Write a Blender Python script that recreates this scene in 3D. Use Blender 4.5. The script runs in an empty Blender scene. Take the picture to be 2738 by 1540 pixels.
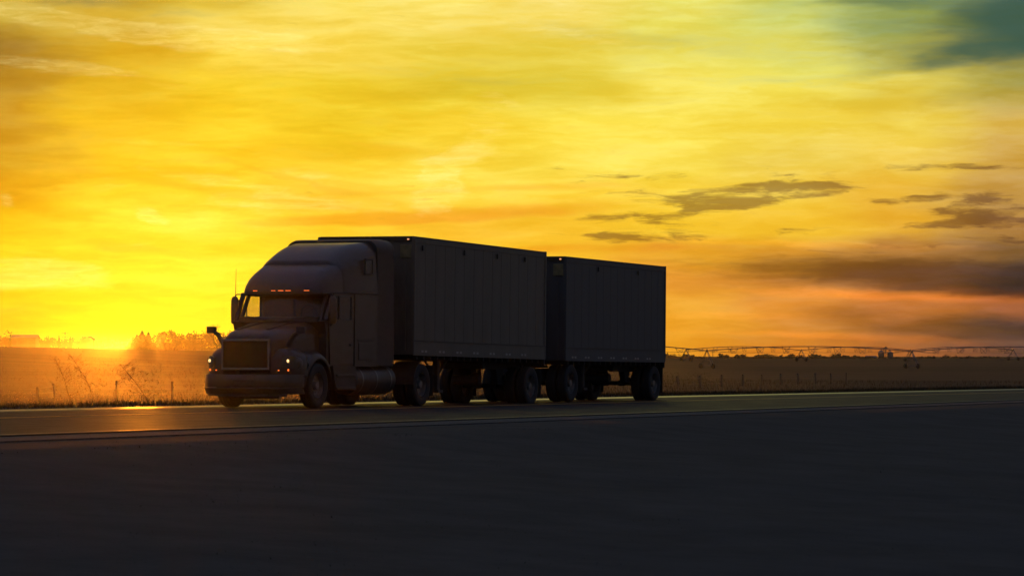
import bpy, bmesh, math, random
import numpy as np
from mathutils import Vector, Matrix, Quaternion

R = math.radians
random.seed(7)
rng = np.random.default_rng(11)
sc = bpy.context.scene
C = sc.collection

# ------------------------------------------------------------------ camera
F = 8320.0                       # focal length in pixels of the 2738 px wide frame
HY = 998.0                       # true horizon row
CAM_H = 0.785
cam = bpy.data.cameras.new('camera'); camo = bpy.data.objects.new('camera', cam); C.objects.link(camo)
cam.sensor_width = 36.0; cam.lens = 36.0 * F / 2738.0
cam.clip_start = 0.5; cam.clip_end = 9000.0
camo.location = (0, 0, CAM_H)
camo.rotation_euler = (R(90) + math.atan((HY - 770) / F), 0, 0)
sc.camera = camo

# ------------------------------------------------------------------ exposure
sc.view_settings.view_transform = 'Standard'; sc.view_settings.look = 'None'
sc.view_settings.exposure = 0; sc.view_settings.gamma = 1
sc.view_settings.use_curve_mapping = False
sc.cycles.max_bounces = 6; sc.cycles.diffuse_bounces = 3; sc.cycles.glossy_bounces = 3
sc.cycles.transparent_max_bounces = 12; sc.cycles.volume_bounces = 0
sc.cycles.use_denoising = True
sc.cycles.use_light_tree = False; sc.cycles.sample_clamp_indirect = 4

SUN_AZ = math.atan((372 - 1369) / F)          # negative = left of the view axis
SUN_EL = R(1.0)

# ------------------------------------------------------------------ sky
def lin(c):
    return tuple(((v / 255.0) / 12.92 if v / 255.0 <= 0.04045 else ((v / 255.0 + 0.055) / 1.055) ** 2.4) for v in c)
def azd(x): return math.degrees(math.atan((x - 1369) / F))
def eld(x, y): return math.degrees(math.atan((HY - y) / F * math.cos(R(azd(x)))))

world = bpy.data.worlds.new('World'); sc.world = world; world.use_nodes = True
NT = world.node_tree; N = NT.nodes; LK = NT.links
for n in list(N): N.remove(n)
def node(t, **kw):
    n = N.new(t)
    for k, v in kw.items(): setattr(n, k, v)
    return n
def mth(op, a, b=None, c=None, clamp=False):
    n = node('ShaderNodeMath', operation=op, use_clamp=clamp)
    for i, v in enumerate((a, b, c)):
        if v is None: continue
        if isinstance(v, (int, float)): n.inputs[i].default_value = v
        else: LK.new(v, n.inputs[i])
    return n.outputs[0]
def mixc(f, a, b, mode='MIX'):
    n = node('ShaderNodeMix', data_type='RGBA', blend_type=mode)
    for i, v in ((0, f), (6, a), (7, b)):
        if isinstance(v, (int, float)): n.inputs[i].default_value = v
        elif isinstance(v, tuple): n.inputs[i].default_value = (*v[:3], 1)
        else: LK.new(v, n.inputs[i])
    return n.outputs[2]
def mrange(v, a, b, c, d, smooth=False):
    n = node('ShaderNodeMapRange', interpolation_type='SMOOTHSTEP' if smooth else 'LINEAR', clamp=True)
    LK.new(v, n.inputs[0])
    for i, x in enumerate((a, b, c, d)): n.inputs[i + 1].default_value = x
    return n.outputs[0]

tc = node('ShaderNodeTexCoord')
sep = node('ShaderNodeSeparateXYZ'); LK.new(tc.outputs['Generated'], sep.inputs[0])
az = mth('MULTIPLY', mth('ARCTAN2', sep.outputs[0], sep.outputs[1]), 180 / math.pi)
el = mth('MULTIPLY', mth('ARCSINE', mth('MINIMUM', mth('MAXIMUM', sep.outputs[2], -1.0), 1.0)), 180 / math.pi)
comb = node('ShaderNodeCombineXYZ'); LK.new(az, comb.inputs[0]); LK.new(el, comb.inputs[1])
P0 = comb.outputs[0]
def noise(vec, sx, sy, detail, rough, off=(0, 0, 0), rot=0.0, dist=0.0, color=False):
    m = node('ShaderNodeMapping', vector_type='POINT')
    m.inputs['Scale'].default_value = (sx, sy, 1); m.inputs['Location'].default_value = off
    m.inputs['Rotation'].default_value = (0, 0, rot)
    LK.new(vec, m.inputs[0])
    t = node('ShaderNodeTexNoise'); t.inputs['Scale'].default_value = 1.0
    t.inputs['Detail'].default_value = detail; t.inputs['Roughness'].default_value = rough
    t.inputs['Distortion'].default_value = dist
    LK.new(m.outputs[0], t.inputs['Vector'])
    return t.outputs['Color' if color else 'Fac']
def warp(vec, n, ax, ay):
    s = node('ShaderNodeVectorMath', operation='SUBTRACT'); LK.new(n, s.inputs[0]); s.inputs[1].default_value = (.5, .5, .5)
    m = node('ShaderNodeVectorMath', operation='MULTIPLY'); LK.new(s.outputs[0], m.inputs[0]); m.inputs[1].default_value = (ax, ay, 0)
    a = node('ShaderNodeVectorMath', operation='ADD'); LK.new(vec, a.inputs[0]); LK.new(m.outputs[0], a.inputs[1])
    return a.outputs[0]
P1 = warp(P0, noise(P0, .35, 1.3, 4, .55, (3, 1, 0), .12, color=True), 2.6, .9)       # soft cloud warp
P2 = warp(P0, noise(P0, 1.1, 4.2, 5, .6, (9, 4, 0), .05, color=True), 1.5, .38)       # wispy warp
s1 = node('ShaderNodeSeparateXYZ'); LK.new(P1, s1.inputs[0])
ROWS = [
 (-60, [(0,(185,150,48)),(300,(172,138,42)),(600,(200,166,42)),(900,(236,206,62)),(1200,(250,226,96)),(1500,(252,231,124)),(1800,(232,222,92)),(2100,(182,190,88)),(2400,(138,156,80)),(2738,(84,112,82))]),
 (60,  [(0,(205,166,44)),(300,(214,170,44)),(600,(240,202,62)),(900,(248,216,78)),(1200,(250,222,90)),(1500,(250,225,98)),(1800,(234,220,84)),(2100,(204,202,84)),(2400,(150,160,76)),(2738,(66,94,80))]),
 (140, [(0,(164,122,34)),(300,(226,178,36)),(600,(248,210,58)),(900,(248,212,66)),(1200,(238,210,64)),(1500,(236,212,70)),(1800,(232,214,76)),(2100,(222,210,80)),(2400,(168,166,74)),(2738,(62,88,76))]),
 (230, [(0,(192,144,36)),(300,(232,184,32)),(600,(240,196,30)),(900,(232,192,32)),(1200,(228,200,48)),(1500,(230,206,60)),(1800,(246,222,76)),(2100,(246,224,78)),(2400,(228,204,72)),(2738,(168,158,72))]),
 (340, [(0,(206,152,32)),(300,(240,188,26)),(600,(246,202,30)),(900,(240,200,32)),(1200,(252,214,48)),(1500,(253,222,62)),(1800,(252,224,70)),(2100,(248,218,66)),(2400,(238,204,62)),(2738,(212,168,58))]),
 (440, [(0,(216,162,28)),(300,(247,196,26)),(600,(252,208,34)),(900,(246,200,34)),(1200,(253,220,64)),(1500,(253,222,68)),(1800,(250,220,68)),(2100,(236,200,66)),(2400,(240,198,62)),(2738,(208,162,66))]),
 (520, [(0,(226,164,20)),(300,(252,210,32)),(600,(253,216,42)),(900,(251,204,48)),(1200,(252,208,52)),(1500,(252,206,50)),(1800,(252,210,54)),(2100,(246,202,56)),(2400,(242,190,58)),(2738,(196,148,60))]),
 (600, [(0,(246,198,20)),(300,(253,220,40)),(600,(254,228,54)),(900,(253,208,42)),(1200,(250,192,42)),(1500,(251,196,44)),(1800,(252,204,48)),(2100,(248,196,46)),(2400,(236,176,46)),(2738,(176,126,54))]),
 (680, [(0,(252,216,26)),(300,(254,222,36)),(600,(254,222,36)),(900,(254,210,40)),(1200,(252,200,40)),(1500,(250,192,40)),(1800,(240,172,40)),(2100,(220,152,44)),(2400,(184,126,50)),(2738,(128,92,48))]),
 (760, [(0,(253,222,56)),(300,(253,214,26)),(600,(254,216,30)),(900,(254,206,36)),(1200,(252,192,36)),(1500,(248,180,36)),(1800,(228,148,38)),(2100,(196,124,42)),(2400,(158,102,46)),(2738,(84,64,42))]),
 (810, [(0,(250,206,18)),(300,(254,226,22)),(600,(254,220,28)),(900,(254,204,36)),(1200,(250,188,36)),(1500,(246,174,36)),(1800,(238,164,40)),(2100,(228,144,42)),(2400,(202,120,48)),(2738,(168,98,52))]),
 (865, [(0,(240,188,18)),(300,(254,230,14)),(600,(255,222,30)),(900,(254,202,36)),(1200,(250,184,36)),(1500,(245,174,36)),(1800,(240,164,38)),(2100,(216,136,40)),(2400,(158,98,42)),(2738,(92,64,42))]),
 (935, [(0,(234,174,26)),(300,(252,220,18)),(600,(254,200,32)),(900,(250,188,36)),(1200,(246,172,36)),(1500,(242,162,36)),(1800,(242,166,38)),(2100,(222,130,36)),(2400,(178,100,36)),(2738,(92,62,44))]),
 (1010,[(0,(200,130,30)),(300,(220,160,20)),(600,(220,150,30)),(900,(216,140,34)),(1500,(200,124,34)),(1800,(190,115,34)),(2100,(160,92,34)),(2400,(110,66,34)),(2738,(60,44,40))]),
]
AZ0, AZ1 = -13.0, 13.0
u = mrange(s1.outputs[0], AZ0, AZ1, 0, 1)
EL = s1.outputs[1]
base = None; prev = None
for y, cols in ROWS[::-1]:
    r = node('ShaderNodeValToRGB'); cr = r.color_ramp; cr.interpolation = 'B_SPLINE' if False else 'EASE'
    e = cr.elements
    pts = [((azd(x) - AZ0) / (AZ1 - AZ0), lin(c)) for x, c in cols]
    e[0].position = pts[0][0]; e[0].color = (*pts[0][1], 1)
    e[1].position = pts[-1][0]; e[1].color = (*pts[-1][1], 1)
    for p, c in pts[1:-1]:
        q = e.new(p); q.color = (*c, 1)
    LK.new(u, r.inputs[0])
    ey = math.degrees(math.atan((HY - y) / F))
    if base is None: base = r.outputs[0]
    else: base = mixc(mrange(EL, prev, ey, 0, 1, True), base, r.outputs[0])
    prev = ey
# hand placed clouds: (x, y, half width, half height, tilt deg, strength) in photograph pixels turned to azimuth / elevation
def blobs(vec, lst, k=1.0):
    acc = None
    for (x, y, w, h, rot, s) in lst:
        m = node('ShaderNodeMapping', vector_type='TEXTURE')
        m.inputs['Location'].default_value = (azd(x), eld(x, y), 0)
        m.inputs['Rotation'].default_value = (0, 0, R(rot))
        m.inputs['Scale'].default_value = (w / F * 57.3 * 1.6, h / F * 57.3 * 1.6, 1)
        LK.new(vec, m.inputs[0])
        g = node('ShaderNodeTexGradient', gradient_type='SPHERICAL'); LK.new(m.outputs[0], g.inputs[0])
        acc = mth('MULTIPLY', mrange(g.outputs[1], 0, .85, 0, s, True), 1.0) if acc is None else mth('ADD', acc, mrange(g.outputs[1], 0, .85, 0, s, True))
    return acc
DARK = [(1975,528,150,24,3,.75),(2110,500,130,19,2,.75),(1800,530,200,17,-2,.55),(1930,545,110,14,6,.4),(1615,471,80,11,0,.55),(1770,470,70,9,-2,.5),
 (1700,582,230,12,-1,.6),(1760,632,190,12,0,.7),(1560,630,120,8,-2,.4),(2140,620,90,9,3,.45),(2230,507,110,13,8,.6),(2400,537,90,9,0,.6),
 (2490,528,60,8,4,.8),(2630,526,75,10,3,.85),(2640,560,170,11,4,.85),(2560,598,140,9,2,.75),(2700,592,120,11,-2,.95),(2480,446,150,7,-1,.45),(2620,447,120,5,-3,.4),
 (2050,456,80,8,0,.45),(2235,459,40,8,0,.45),(1150,531,50,5,3,.4),(2650,640,300,9,2,.4),(2330,668,320,10,2,.3),(1500,455,60,4,0,.3)]
ORG = [(1240,572,380,20,3,1.0),(860,592,240,14,2,.8),(1440,668,120,16,2,.6),(1320,505,420,10,2,.6),(640,520,420,14,-8,.5),(760,470,200,10,-14,.5),(330,660,300,16,-8,.45),(150,560,220,14,-6,.45),(1700,660,300,14,1,.5),(1000,390,420,12,-5,.35)]
BIG = [(2560,735,680,38,-2.5,.75),(2720,775,260,16,-2,.5),(2640,880,330,30,-1,.35)]
GREEN = [(2730,85,280,95,0,1.05),(2330,0,190,18,0,.75),(2600,160,200,26,3,.55),(1750,110,420,34,-4,.3),(2150,195,300,26,3,.32),(1250,200,300,24,-6,.2),(300,5,330,22,-2,.35)]
BRT = [(250,62,330,13,-9,.8),(620,100,330,12,-5,.8),(100,170,260,9,-4,.6),(330,205,260,8,-8,.4),(1560,95,260,9,-8,.35),(2250,300,300,10,-3,.35),(1900,470,300,9,0,.35),(560,480,260,9,-10,.5),(60,725,170,20,-6,.3),(240,740,120,12,-16,.35),(1180,500,80,30,40,.9),(1230,425,120,20,25,.8),(1290,320,80,26,25,.45),(1370,265,60,10,-20,.35),(830,470,110,13,-18,.55),(400,578,50,8,-15,.7),(390,575,80,12,0,.3),(850,548,330,14,-2,.55),
 (140,725,180,30,-8,.4),(530,125,180,12,-3,.4),(740,110,120,10,-12,.45),(60,45,330,14,-8,.4),(1500,30,260,50,-6,.35),(2350,372,220,10,-8,.4),(20,533,30,8,-8,.7),(280,495,90,14,0,.35),(340,672,70,12,0,.35),(560,395,460,8,-4,.3),(620,610,220,60,0,.25),(2620,385,130,26,15,.3),(1800,345,420,10,1,.25)]
LOW = [(2420,790,420,15,-2,.8),(2420,906,460,11,-2,.7),(2200,652,420,10,-2,.4),(2050,845,300,12,0,.3)]
P3 = warp(P0, noise(P0, .9, 3.0, 4, .55, (7, 3, 0), .05, color=True), 1.3, .16)
nz = noise(P3, 1.0, 6.8, 9, .64, (2, 8, 0), .03, .15)
nz2 = noise(P3, .55, 3.6, 9, .64, (12, 5, 0), -.10, .2)
def shaped(raw, nn, k, a, b): return mrange(mth('ADD', raw, mth('MULTIPLY', mth('SUBTRACT', nn, .5), k)), a, b, 0, 1, True)
bd = shaped(mth('MINIMUM', blobs(P3, [(x, y, w, h * 1.5 + 2, r_, s_ * 1.05) for x, y, w, h, r_, s_ in DARK]), .92), nz, 2.5, .36, 1.0)
bo = shaped(blobs(P3, ORG), nz2, 1.4, .1, 1.1)
bb = shaped(blobs(P3, [(x, y, w, h * 1.25, r_, s_ * 1.3) for x, y, w, h, r_, s_ in BIG]), nz, .9, .12, .95)
bg = shaped(blobs(P1, GREEN), nz2, 1.5, .0, 1.4)
nz2b = noise(P3, .6, 7.0, 9, .68, (8, 2, 0), -.10, .2)
nz3 = noise(P3, 2.2, 9.0, 9, .68, (4, 9, 0), -.12, .2)
mixn = mth('MULTIPLY', mth('ADD', nz3, nz2b), .5)
bw = shaped(mth('MINIMUM', blobs(P3, [(x, y, w, h * 1.8 + 4, r_, s_ * 1.1) for x, y, w, h, r_, s_ in BRT]), .75), mixn, 2.6, .30, 1.45)
st = noise(P1, .20, 1.3, 5, .5, (1, 7, 0), -.06, .3)                     # long cirrus streaks
stf = mrange(st, .34, .68, 0, 1, True)
fine = noise(P2, .8, 6.0, 6, .6, (5, 2, 0), .04, .2)
finef = mrange(fine, .35, .7, 0, 1)
# streak contrast multiplies, never recolours towards white
sky = mixc(mth('MULTIPLY', stf, .9), mixc(1.0, base, (.97, .94, .84), 'MULTIPLY'), mixc(1.0, base, (1.10, 1.20, 1.9), 'MULTIPLY'))
sky = mixc(mth('MULTIPLY', mth('SUBTRACT', 1.0, finef), .16), sky, mixc(1.0, sky, (.85, .78, .62), 'MULTIPLY'))
cir = mrange(nz2, .36, .66, 0, 1, True)
sky = mixc(1.0, sky, mixc(cir, (.97, .94, .84), (1.05, 1.09, 1.55)), 'MULTIPLY')
sky = mixc(mth('MULTIPLY', bg, .85), sky, lin((66, 94, 76)))
sky = mixc(mth('MULTIPLY', bo, .75), sky, mixc(1.0, sky, (.93, .64, .5), 'MULTIPLY'))
sky = mixc(mth('MULTIPLY', bb, .9), sky, mixc(1.0, sky, (.36, .345, .44), 'MULTIPLY'))
sky = mixc(mth('MULTIPLY', bd, .82), sky, mixc(1.0, mixc(.35, sky, lin((150, 100, 50))), (.42, .36, .55), 'MULTIPLY'))
brt = mixc(.45, mixc(1.0, sky, (1.25, 1.3, 2.2), 'MULTIPLY'), mixc(1.0, sky, lin((255, 240, 150)), 'LIGHTEN'))
sky = mixc(mth('MULTIPLY', bw, .85), sky, brt)
sky = mixc(mth('MULTIPLY', shaped(blobs(P3, LOW), nz2, .8, .0, 1.0), .9), sky, mixc(1.0, sky, (1.5, 1.3, 1.0), 'MULTIPLY'))
# the sunset glow dies away sideways and overhead, leaving plain dusk sky
fa = mrange(mth('ABSOLUTE', mth('ADD', az, 4.0)), 12, 48, 1, 0, True)
fe = mrange(el, 8, 28, 1, 0, True)
glow = mth('MULTIPLY', fa, fe)
dusk = mixc(mrange(el, 0, 70, 0, 1), lin((84, 82, 86)), lin((100, 128, 178)))
dusk = mixc(mrange(noise(P0, .03, .09, 4, .5), .35, .65, 0, .5), dusk, lin((96, 92, 100)))
sky = mixc(glow, dusk, sky)
nis = node('ShaderNodeTexSky', sky_type='NISHITA'); nis.sun_disc = False
nis.sun_elevation = SUN_EL; nis.sun_rotation = SUN_AZ; nis.dust_density = 2.0
b1 = node('ShaderNodeBackground'); LK.new(nis.outputs[0], b1.inputs[0]); b1.inputs[1].default_value = 0.05
b2 = node('ShaderNodeBackground'); LK.new(sky, b2.inputs[0]); b2.inputs[1].default_value = 1.0
mx = node('ShaderNodeMixShader'); LK.new(mrange(glow, 0, .7, .72, 1.0), mx.inputs[0])
LK.new(b1.outputs[0], mx.inputs[1]); LK.new(b2.outputs[0], mx.inputs[2])
wo = node('ShaderNodeOutputWorld'); LK.new(mx.outputs[0], wo.inputs[0])
world.cycles.sampling_method = 'MANUAL'; world.cycles.sample_map_resolution = 1024

# ------------------------------------------------------------------ sun
sl = bpy.data.lights.new('sun', 'SUN'); so = bpy.data.objects.new('sun', sl); C.objects.link(so)
sl.energy = 0.42; sl.angle = R(0.6); sl.color = (1.0, 0.27, 0.012)
sdir = Vector((math.sin(SUN_AZ) * math.cos(SUN_EL), math.cos(SUN_AZ) * math.cos(SUN_EL), math.sin(SUN_EL)))
so.rotation_euler = sdir.to_track_quat('Z', 'Y').to_euler()

# ------------------------------------------------------------------ haze (thin, strongly forward scattering dusty air)
HAZE_D = 4.6e-5; HAZE_G = 0.95
bm = bmesh.new(); bmesh.ops.create_cube(bm, size=1.0)
me = bpy.data.meshes.new('haze'); 
for v in bm.verts: v.co = Vector((v.co.x * 4600, 950 + v.co.y * 2900, 11.5 + v.co.z * 27))
bm.to_mesh(me); bm.free()
hz = bpy.data.objects.new('haze', me); C.objects.link(hz); hz['kind'] = 'stuff'
hz['label'] = 'thin golden dust haze hanging over the road and fields'
hm = bpy.data.materials.new('haze'); hm.use_nodes = True; hn = hm.node_tree
for n in list(hn.nodes): hn.nodes.remove(n)
pv = hn.nodes.new('ShaderNodeVolumePrincipled'); ho = hn.nodes.new('ShaderNodeOutputMaterial')
pv.inputs['Color'].default_value = (.96, .95, .93, 1); pv.inputs['Density'].default_value = HAZE_D
pv.inputs['Anisotropy'].default_value = HAZE_G
hn.links.new(pv.outputs[0], ho.inputs['Volume']); me.materials.append(hm)

# ================================================================== materials
def mat(name, col, rough=.6, metal=0.0, spec=.5, var=0.0, scale=6.0, bump=0.0, bscale=40.0, col2=None, emit=None, estr=0.0, trans=0.0, coat=0.0, stretch=(1, 1, 1), rvar=0.0):
    m = bpy.data.materials.new(name); m.use_nodes = True; nt = m.node_tree; b = nt.nodes['Principled BSDF']
    b.inputs['Base Color'].default_value = (*col, 1); b.inputs['Roughness'].default_value = rough
    b.inputs['Metallic'].default_value = metal; b.inputs['Specular IOR Level'].default_value = spec
    b.inputs['Coat Weight'].default_value = coat; b.inputs['Coat Roughness'].default_value = .16
    if emit: b.inputs['Emission Color'].default_value = (*emit, 1); b.inputs['Emission Strength'].default_value = estr
    co = nt.nodes.new('ShaderNodeTexCoord'); mp = nt.nodes.new('ShaderNodeMapping'); mp.inputs['Scale'].default_value = stretch
    nt.links.new(co.outputs['Object'], mp.inputs[0])
    if var or col2 or rvar:
        t = nt.nodes.new('ShaderNodeTexNoise'); t.inputs['Scale'].default_value = scale; t.inputs['Detail'].default_value = 8; t.inputs['Roughness'].default_value = .65
        nt.links.new(mp.outputs[0], t.inputs[0])
        r = nt.nodes.new('ShaderNodeValToRGB'); r.color_ramp.elements[0].position = .35; r.color_ramp.elements[1].position = .68
        c2 = col2 or tuple(c * (1 + var) for c in col); c1 = tuple(c * (1 - var) for c in col) if not col2 else col
        r.color_ramp.elements[0].color = (*c1, 1); r.color_ramp.elements[1].color = (*c2, 1)
        nt.links.new(t.outputs[0], r.inputs[0]); nt.links.new(r.outputs[0], b.inputs['Base Color'])
        if rvar:
            q = nt.nodes.new('ShaderNodeMapRange'); q.inputs[1].default_value = .3; q.inputs[2].default_value = .7
            q.inputs[3].default_value = max(.03, rough - rvar); q.inputs[4].default_value = min(1, rough + rvar)
            nt.links.new(t.outputs[0], q.inputs[0]); nt.links.new(q.outputs[0], b.inputs['Roughness'])
    if bump:
        t = nt.nodes.new('ShaderNodeTexNoise'); t.inputs['Scale'].default_value = bscale; t.inputs['Detail'].default_value = 6; t.inputs['Roughness'].default_value = .7
        nt.links.new(mp.outputs[0], t.inputs[0])
        bp = nt.nodes.new('ShaderNodeBump'); bp.inputs['Strength'].default_value = 1.0; bp.inputs['Distance'].default_value = bump
        nt.links.new(t.outputs[0], bp.inputs['Height']); nt.links.new(bp.outputs[0], b.inputs['Normal'])
    if trans:
        out = nt.nodes['Material Output']; tr = nt.nodes.new('ShaderNodeBsdfTranslucent'); ms = nt.nodes.new('ShaderNodeMixShader')
        tr.inputs[0].default_value = (*[min(1, c * 1.6) for c in col], 1); ms.inputs[0].default_value = trans
        nt.links.new(b.outputs[0], ms.inputs[1]); nt.links.new(tr.outputs[0], ms.inputs[2]); nt.links.new(ms.outputs[0], out.inputs[0])
    return m

M = {}
M['asphalt'] = mat('asphalt', (.022, .022, .023), .58, var=.4, scale=1.1, bump=.012, bscale=24, spec=.04, rvar=.12, stretch=(1, 1, 1))
M['shoulder'] = mat('paved_shoulder', (.045, .042, .04), .31, var=.3, scale=2.0, bump=.004, bscale=70, spec=.6)
M['gravel'] = mat('gravel', (.055, .05, .045), .9, var=.35, scale=9, bump=.02, bscale=30)
M['paint_y'] = mat('yellow_line_paint', (.35, .22, .03), .5, var=.3, scale=8)
M['paint_w'] = mat('white_line_paint', (.075, .072, .068), .4, var=.5, scale=5, bump=.002, bscale=90, spec=.25)
M['cabpaint'] = mat('cab_paint', (.044, .027, .020), .38, var=.12, scale=2.2, coat=.5, spec=.3, rvar=.05)
M['cabdark'] = mat('fairing_plastic', (.03, .027, .027), .5, var=.15, scale=4)
M['chrome'] = mat('worn_chrome', (.42, .39, .36), .22, metal=1.0, var=.1, scale=5)
M['shell'] = mat('mirror_shell', (.09, .065, .045), .4, var=.1)
M['bumper'] = mat('bumper_plastic', (.045, .04, .036), .3, var=.12, scale=3, coat=.3)
M['mesh'] = mat('grille_mesh', (.02, .02, .02), .5, metal=.4)
M['rubber'] = mat('tyre_rubber', (.018, .018, .02), .8, bump=.003, bscale=50)
M['alloy'] = mat('dull_alloy', (.22, .21, .2), .4, metal=.8, var=.2, scale=5)
M['frame'] = mat('chassis_steel', (.03, .03, .032), .65, var=.25, scale=5)
M['tank'] = mat('tank_aluminium', (.09, .085, .08), .5, metal=.7, var=.15, scale=3)
M['trailer'] = mat('trailer_paint', (.125, .105, .082), .45, var=.3, scale=1.6, stretch=(1, 1, .25), rvar=.1)
M['trailer2'] = mat('rear_trailer_paint', (.075, .074, .076), .5, var=.3, scale=1.1, stretch=(1, 1, .25), rvar=.1)
M['rail'] = mat('trailer_rail', (.06, .058, .055), .4, metal=.6, var=.2, scale=6)
M['plate'] = mat('yellowed_plate', (.2, .17, .08), .5, var=.2, scale=7)
M['reflect'] = mat('reflector_film', (.32, .3, .27), .3, var=.1)
M['interior'] = mat('cab_interior', (.03, .028, .026), .8, var=.1)
M['mirror'] = mat('mirror_glass', (.5, .5, .5), .05, metal=1.0)
M['lamp'] = mat('headlamp_bulb', (.9, .8, .6), .2, emit=(1.0, .62, .24), estr=1.8)
M['amber'] = mat('amber_marker', (.8, .25, .04), .3, emit=(1.0, .2, .03), estr=1.5)
M['amberw'] = mat('amber_marker_bright', (.8, .4, .1), .3, emit=(1.0, .42, .2), estr=1.1)
M['redlamp'] = mat('red_marker', (.7, .03, .05), .3, emit=(1.0, .06, .08), estr=2.0)
M['bark'] = mat('bark', (.07, .05, .035), .9, var=.3, scale=5)
M['twig'] = mat('twigs', (.08, .055, .035), .85, var=.2, scale=5)
M['needle'] = mat('evergreen', (.045, .06, .03), .8, var=.4, scale=.6, trans=.25)
M['bush'] = mat('dry_foliage', (.10, .075, .04), .8, var=.35, scale=.7, trans=.3)
M['leafw'] = mat('weed_leaf', (.10, .075, .03), .7, var=.3, scale=3, trans=.2)
M['grass'] = mat('dry_grass', (.045, .032, .017), .8, var=.35, scale=.8, trans=.2, spec=.1)
M['grass2'] = mat('verge_grass', (.03, .03, .018), .8, var=.35, scale=.8, trans=.1, spec=.1)
M['seed'] = mat('seed_heads', (.2, .14, .07), .8, var=.2, scale=2, trans=.25)
M['wood'] = mat('weathered_wood', (.11, .09, .07), .85, var=.3, scale=9, stretch=(1, 1, .2))
M['wire'] = mat('fence_wire', (.10, .09, .08), .6, metal=.5)
M['galv'] = mat('galvanised_steel', (.17, .17, .17), .5, metal=.6, var=.2, scale=1)
M['barn'] = mat('barn_wall', (.15, .11, .09), .8, var=.2, scale=.6)
M['roofm'] = mat('barn_roof', (.09, .08, .08), .6, var=.2, scale=.5)
gl = bpy.data.materials.new('glass'); gl.use_nodes = True; g = gl.node_tree
for n in list(g.nodes): g.nodes.remove(n)
o_ = g.nodes.new('ShaderNodeOutputMaterial'); tr = g.nodes.new('ShaderNodeBsdfTransparent'); tr.inputs[0].default_value = (.97, .97, .95, 1)
gs = g.nodes.new('ShaderNodeBsdfGlossy'); gs.inputs['Roughness'].default_value = .06; gs.inputs[0].default_value = (.32, .32, .32, 1)
lw = g.nodes.new('ShaderNodeLayerWeight'); lw.inputs[0].default_value = .35; fr = g.nodes.new('ShaderNodeMapRange'); fr.inputs[3].default_value = .05; fr.inputs[4].default_value = .55; g.links.new(lw.outputs['Facing'], fr.inputs[0]); ms = g.nodes.new('ShaderNodeMixShader')
g.links.new(fr.outputs[0], ms.inputs[0]); g.links.new(tr.outputs[0], ms.inputs[1]); g.links.new(gs.outputs[0], ms.inputs[2]); g.links.new(ms.outputs[0], o_.inputs[0])
M['glass'] = gl

# ================================================================== helpers
def tag(o, label=None, cat=None, group=None, kind=None):
    if label: o['label'] = label
    if cat: o['category'] = cat
    if group: o['group'] = group
    if kind: o['kind'] = kind
    return o
def empty(name, loc, rz=0.0, rot=None):
    o = bpy.data.objects.new(name, None); C.objects.link(o); o.empty_display_size = .3
    o.location = loc; o.rotation_euler = rot if rot else (0, 0, rz)
    return o
def copy_tree(o, parent=None):
    c = o.copy(); C.objects.link(c); c.parent = parent
    for ch in [x for x in o.children]: copy_tree(ch, c)
    return c

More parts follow.
